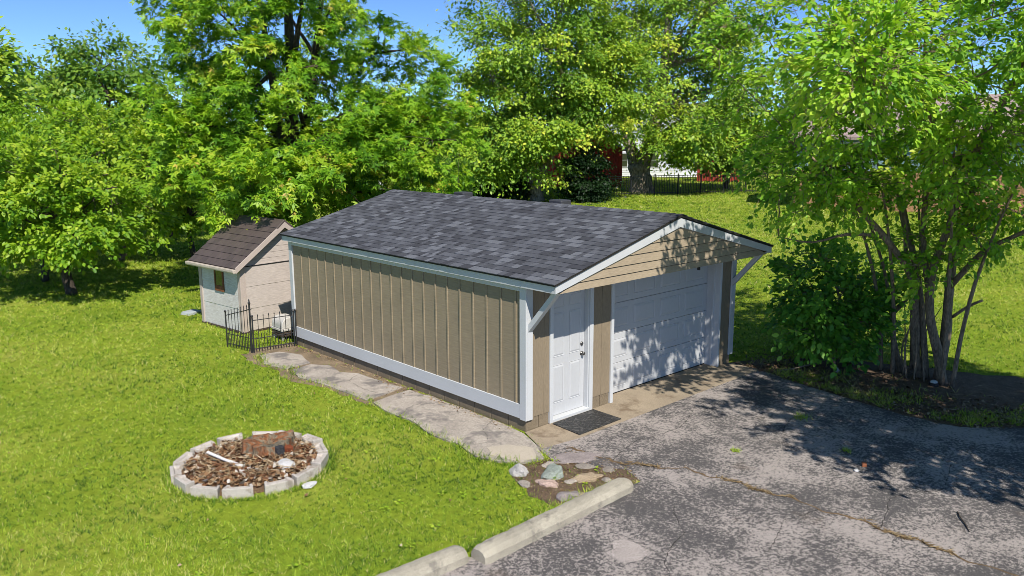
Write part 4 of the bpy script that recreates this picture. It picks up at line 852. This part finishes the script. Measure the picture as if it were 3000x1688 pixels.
# ------------------------------------------------------------------ grass
GR = leaf_mat('grass_blade', [(0., (.045, .115, .012)), (.3, (.17, .31, .024)), (.62, (.37, .52, .045)), (.88, (.55, .62, .11)), (1., (.66, .58, .32))], .42, .6)
CX, CY = cam.location.x, cam.location.y
EXC = [ASPH, SOILP, [(-.06, -.7), (5.45, -.7), (5.45, 7.07), (0, 7.07), (-.0, -.1)]] + PATIO + [[(-.42, 8.66), (1.8, 8.9), (1.6, 10.7), (-.62, 10.4)]]
def grass_pts(r, n, d0, d1, a0=-2, a1=90, p=0.):
    th_ = np.radians(r.uniform(a0, a1, n)); d = d0 * (d1 / d0) ** r.random(n)
    return CX + d * np.sin(th_), CY + d * np.cos(th_), d
def blades(name, x, y, d, label, hk=1., seed=1, tshift=0., wk=1.):
    r = np.random.default_rng(seed); n = len(x)
    a = r.uniform(0, 2 * np.pi, n); ln = np.clip(d / 11, .8, 6); h = hk * (.028 + .034 * r.random(n)) * (.8 + .35 * lownoise(x, y, 2.3, 4)) * ln ** .55; wd_ = .0048 * ln * wk * (.7 + .6 * r.random(n))
    lean = r.uniform(.2, 1.9, n); tip = np.stack([np.cos(a) * lean * h, np.sin(a) * lean * h, h], 1); b = a + np.pi / 2 + r.normal(0, .5, n)
    sd_ = np.stack([np.cos(b), np.sin(b), np.zeros(n)], 1) * wd_[:, None]; P = np.stack([x, y, np.full(n, -.002)], 1)
    V = np.stack([P - sd_, P + sd_, P + tip], 1).reshape(-1, 3); F = np.arange(3 * n).reshape(-1, 3)
    pt = .47 + tshift + .20 * 1.4 * lownoise(x, y, .6, 9) + .17 * lownoise(x, y, 2.6, 10) + .12 * lownoise(x, y, 9., 14) + r.normal(0, .15, n) + np.repeat(r.normal(0, .24, n // 6 + 1), 6)[:n]; dry = r.random(n) < .05 + .16 * np.clip(lownoise(x, y, .9, 12) - .25, 0, 1) + .12 * np.clip(lownoise(x, y, 3.4, 15) - .4, 0, 1); pt = np.where(dry, .97, np.clip(pt, 0, .93))
    tag(np_mesh(name, V, F, GR, tint=pt), label, kind='stuff')
def lawn():
    r = np.random.default_rng(91); nt_ = 150000; x, y, d = grass_pts(r, nt_, 5.2, 82); per = 6
    x, y, d = np.repeat(x, per), np.repeat(y, per), np.repeat(d, per); sp = .016 * np.clip(d / 11, .8, 6); x = x + r.normal(0, 1, len(x)) * sp; y = y + r.normal(0, 1, len(x)) * sp
    k = np.ones(len(x), bool)
    for p in EXC: k &= ~inpoly(x, y, p)
    k &= np.hypot(x - RC[0], y - RC[1]) > 1.0
    for p, keep in ((SOILQ, .14), (SOILR, .06)): k &= ~(inpoly(x, y, p) & (r.random(len(x)) > keep))
    worn = np.hypot((x + 4.23) / 1.0, (y - .42) / .5) < .35; k &= ~(worn & (r.random(len(x)) > .2))
    worn = np.hypot((x + 1.75) / .5, (y - 3.2) / .9) < .5; k &= ~(worn & (r.random(len(x)) > .45))
    blades('lawn_grass', x[k], y[k], d[k], 'short green grass blades of the lawn')
lawn()
def rosettes():
    r = np.random.default_rng(97); x, y, d = grass_pts(r, 700, 6, 22); k = lownoise(x, y, .8, 21) > .0
    for p in EXC: k &= ~inpoly(x, y, p)
    k &= np.hypot(x - RC[0], y - RC[1]) > 1.1; x, y = x[k], y[k]; m = 9; a = r.uniform(0, 6.28, len(x) * m); P = np.stack([np.repeat(x, m) + .02 * np.cos(a), np.repeat(y, m) + .02 * np.sin(a), r.uniform(.015, .045, len(a))], 1)
    D = np.stack([np.cos(a), np.sin(a), r.normal(.15, .25, len(a))], 1); V, F, q = leaf_arrays(P, D, unit(r.normal(0, .3, (len(a), 3)) + [0, 0, 1]), r.uniform(.025, .05, len(a)), 'oval')
    tag(np_mesh('lawn_weeds', V, F, L_APPLE, tint=np.repeat(np.clip(r.normal(.6, .25, len(a)), 0, 1), q)), 'broad leaved weeds scattered through the lawn', kind='stuff')
rosettes()
# longer grass left by the mower round the blocks, kerb and slabs
def edge_grass():
    r = np.random.default_rng(92); xs, ys = [], []
    a = r.uniform(0, 6.28, 2600); q_ = 1.02 + np.abs(r.normal(0, .045, 2600)); xs.append(RC[0] + q_ * np.cos(a)); ys.append(RC[1] + q_ * np.sin(a))
    for p, amp in ((PATIO[0], .05), (PATIO[1], .06), (PATIO[2], .06)):
        n = 1100; i = r.integers(0, len(p), n); P = np.array(p); f = r.random(n)[:, None]; q2 = P[i] * (1 - f) + P[(i + 1) % len(p)] * f + r.normal(0, amp, (n, 2)); kk = (q2[:, 0] < -.85) | (q2[:, 1] < -.5) & ~inpoly(q2[:, 0], q2[:, 1], p); xs.append(q2[kk, 0]); ys.append(q2[kk, 1])
    n = 1500; xs.append(r.uniform(-5, -.5, n)); ys.append(-2.13 + np.abs(r.normal(0, .05, n)))
    x, y = np.concatenate(xs), np.concatenate(ys); blades('edge_grass', x, y, np.full(len(x), 11.), 'longer grass along slabs, kerb and blocks', 1.9, 93, -.02, 1.3)
edge_grass()
def weeds():
    r = np.random.default_rng(94); n = 5200; P = np.array([(5.45, -.55), (5.2, -1.3), (5.05, -2.35), (4.9, -3.3), (4.95, -4.3), (5.6, -5.05), (7.6, -7.2)]); t = r.uniform(0, len(P) - 1, n)
    x = np.interp(t, range(len(P)), P[:, 0]) + np.abs(r.normal(0, .55, n)) + .05; y = np.interp(t, range(len(P)), P[:, 1]) + r.normal(0, .12, n) + .1; cl = lownoise(x, y, 3.1, 5) > -.1; x, y = x[cl], y[cl]
    blades('strip_weeds', x, y, np.full(len(x), 14.), 'sparse weeds and dry grass on the soil strip', 2.2, 95, .12, 1.2)
    for i, (cx_, cy_, lab) in enumerate(((3.54, -2.51, 'small bright weed tuft growing from the shaded driveway'), (5.25, -2.05, 'bright weed tuft at the soil strip edge'), (2.75, -3.6, 'tiny weed tuft near the brick chip'), (1.62, -2.55, 'tiny weed tuft on the pale sunlit driveway'))):
        m = 60; rr = .07 if i < 2 else .03; xx = cx_ + r.normal(0, rr, m); yy = cy_ + r.normal(0, rr, m); h = r.uniform(.05, .12, m) * (1 if i < 2 else .5); a = r.uniform(0, 6.28, m)
        V = np.stack([np.stack([xx - .008, yy, np.full(m, .012)], 1), np.stack([xx + .008, yy, np.full(m, .012)], 1), np.stack([xx + np.cos(a) * h * .8, yy + np.sin(a) * h * .8, .012 + h], 1)], 1).reshape(-1, 3)
        tag(np_mesh('weed_tuft', V, np.arange(3 * m).reshape(-1, 3), GR, tint=r.uniform(.5, .8, m)), lab, 'weed', 'weed tufts on the driveway')
weeds()
def along_crack(r, n):
    t = r.uniform(2, len(CR) - 1, n); t = t[r.random(n) < np.clip(.15 + .6 * np.sin(t * 2.1 - 4) + .3 * np.sin(t * 9), 0.02, 1)]; n = len(t); return np.interp(t, range(len(CR)), CR[:, 0]) + .035 * np.sin(t * 5.1) + .02 * np.sin(t * 13) + r.normal(0, .02, n), np.interp(t, range(len(CR)), CR[:, 1]) + r.normal(0, .02, n)
litter('crack_straw', 900, along_crack, lambda r, x, y: .018 + .012 * r.random(len(x)), .028, [(0., (.12, .08, .04)), (.6, (.24, .165, .085)), (1., (.36, .28, .16))], 'dry straw caught in the driveway crack', seed=8, sticks=True, flat=.3)
def strip(r, n):
    P = np.array([(5.5, -.4), (5.2, -1.3), (5.05, -2.35), (4.9, -3.3), (4.95, -4.3), (5.6, -5.05), (7.6, -7.2)]); t = r.uniform(0, len(P) - 1, n); return np.interp(t, range(len(P)), P[:, 0]) + np.abs(r.normal(0, .8, n)), np.interp(t, range(len(P)), P[:, 1]) + r.normal(0, .2, n) + .1
litter('leaf_litter', 2600, strip, lambda r, x, y: .015 + .03 * r.random(len(x)), .055, [(0., (.07, .04, .022)), (.5, (.17, .10, .055)), (1., (.34, .26, .17))], 'dead leaves on the soil strip', seed=9, flat=.6)
litter('twig_litter', 520, strip, lambda r, x, y: .02 + .05 * r.random(len(x)), .06, [(0., (.10, .065, .04)), (1., (.34, .27, .18))], 'thin dead twigs on the soil strip', seed=10, sticks=True, flat=.3)
def corner(r, n):
    x = r.uniform(-1.3, .2, n); y = r.uniform(-2.2, -.8, n); k = inpoly(x, y, SOILQ); return x[k], y[k]
litter('corner_litter', 700, corner, lambda r, x, y: .01 + .01 * r.random(len(x)), .03, [(0., (.10, .06, .035)), (.6, (.26, .17, .09)), (1., (.42, .35, .25))], 'small dry leaves among the corner stones', seed=11, flat=.4)
def footw(r, n):
    y = r.uniform(.2, 7, n); x = -.05 - np.abs(r.normal(0, .08 + .12 * (y > 2.6) * (y < 3.3), n)); return x, y
litter('wall_litter', 420, footw, lambda r, x, y: .03 + .012 * r.random(len(x)), .03, [(0., (.12, .07, .035)), (.6, (.30, .19, .09)), (1., (.45, .36, .22))], 'dry bits along the garage foot', seed=12, flat=.4)
def lawn_bits(r, n):
    x, y, d = grass_pts(r, n, 6, 20, 5, 60); k = (x < -1.4) & (y > -1.8) & (np.hypot(x - RC[0], y - RC[1]) > 1.3); return x[k], y[k]
litter('lawn_leaves', 90, lawn_bits, lambda r, x, y: .035 + .015 * r.random(len(x)), .055, [(0., (.16, .09, .045)), (.6, (.36, .20, .10)), (1., (.55, .47, .36))], 'scattered dry leaves on the lawn', seed=13, flat=.3)
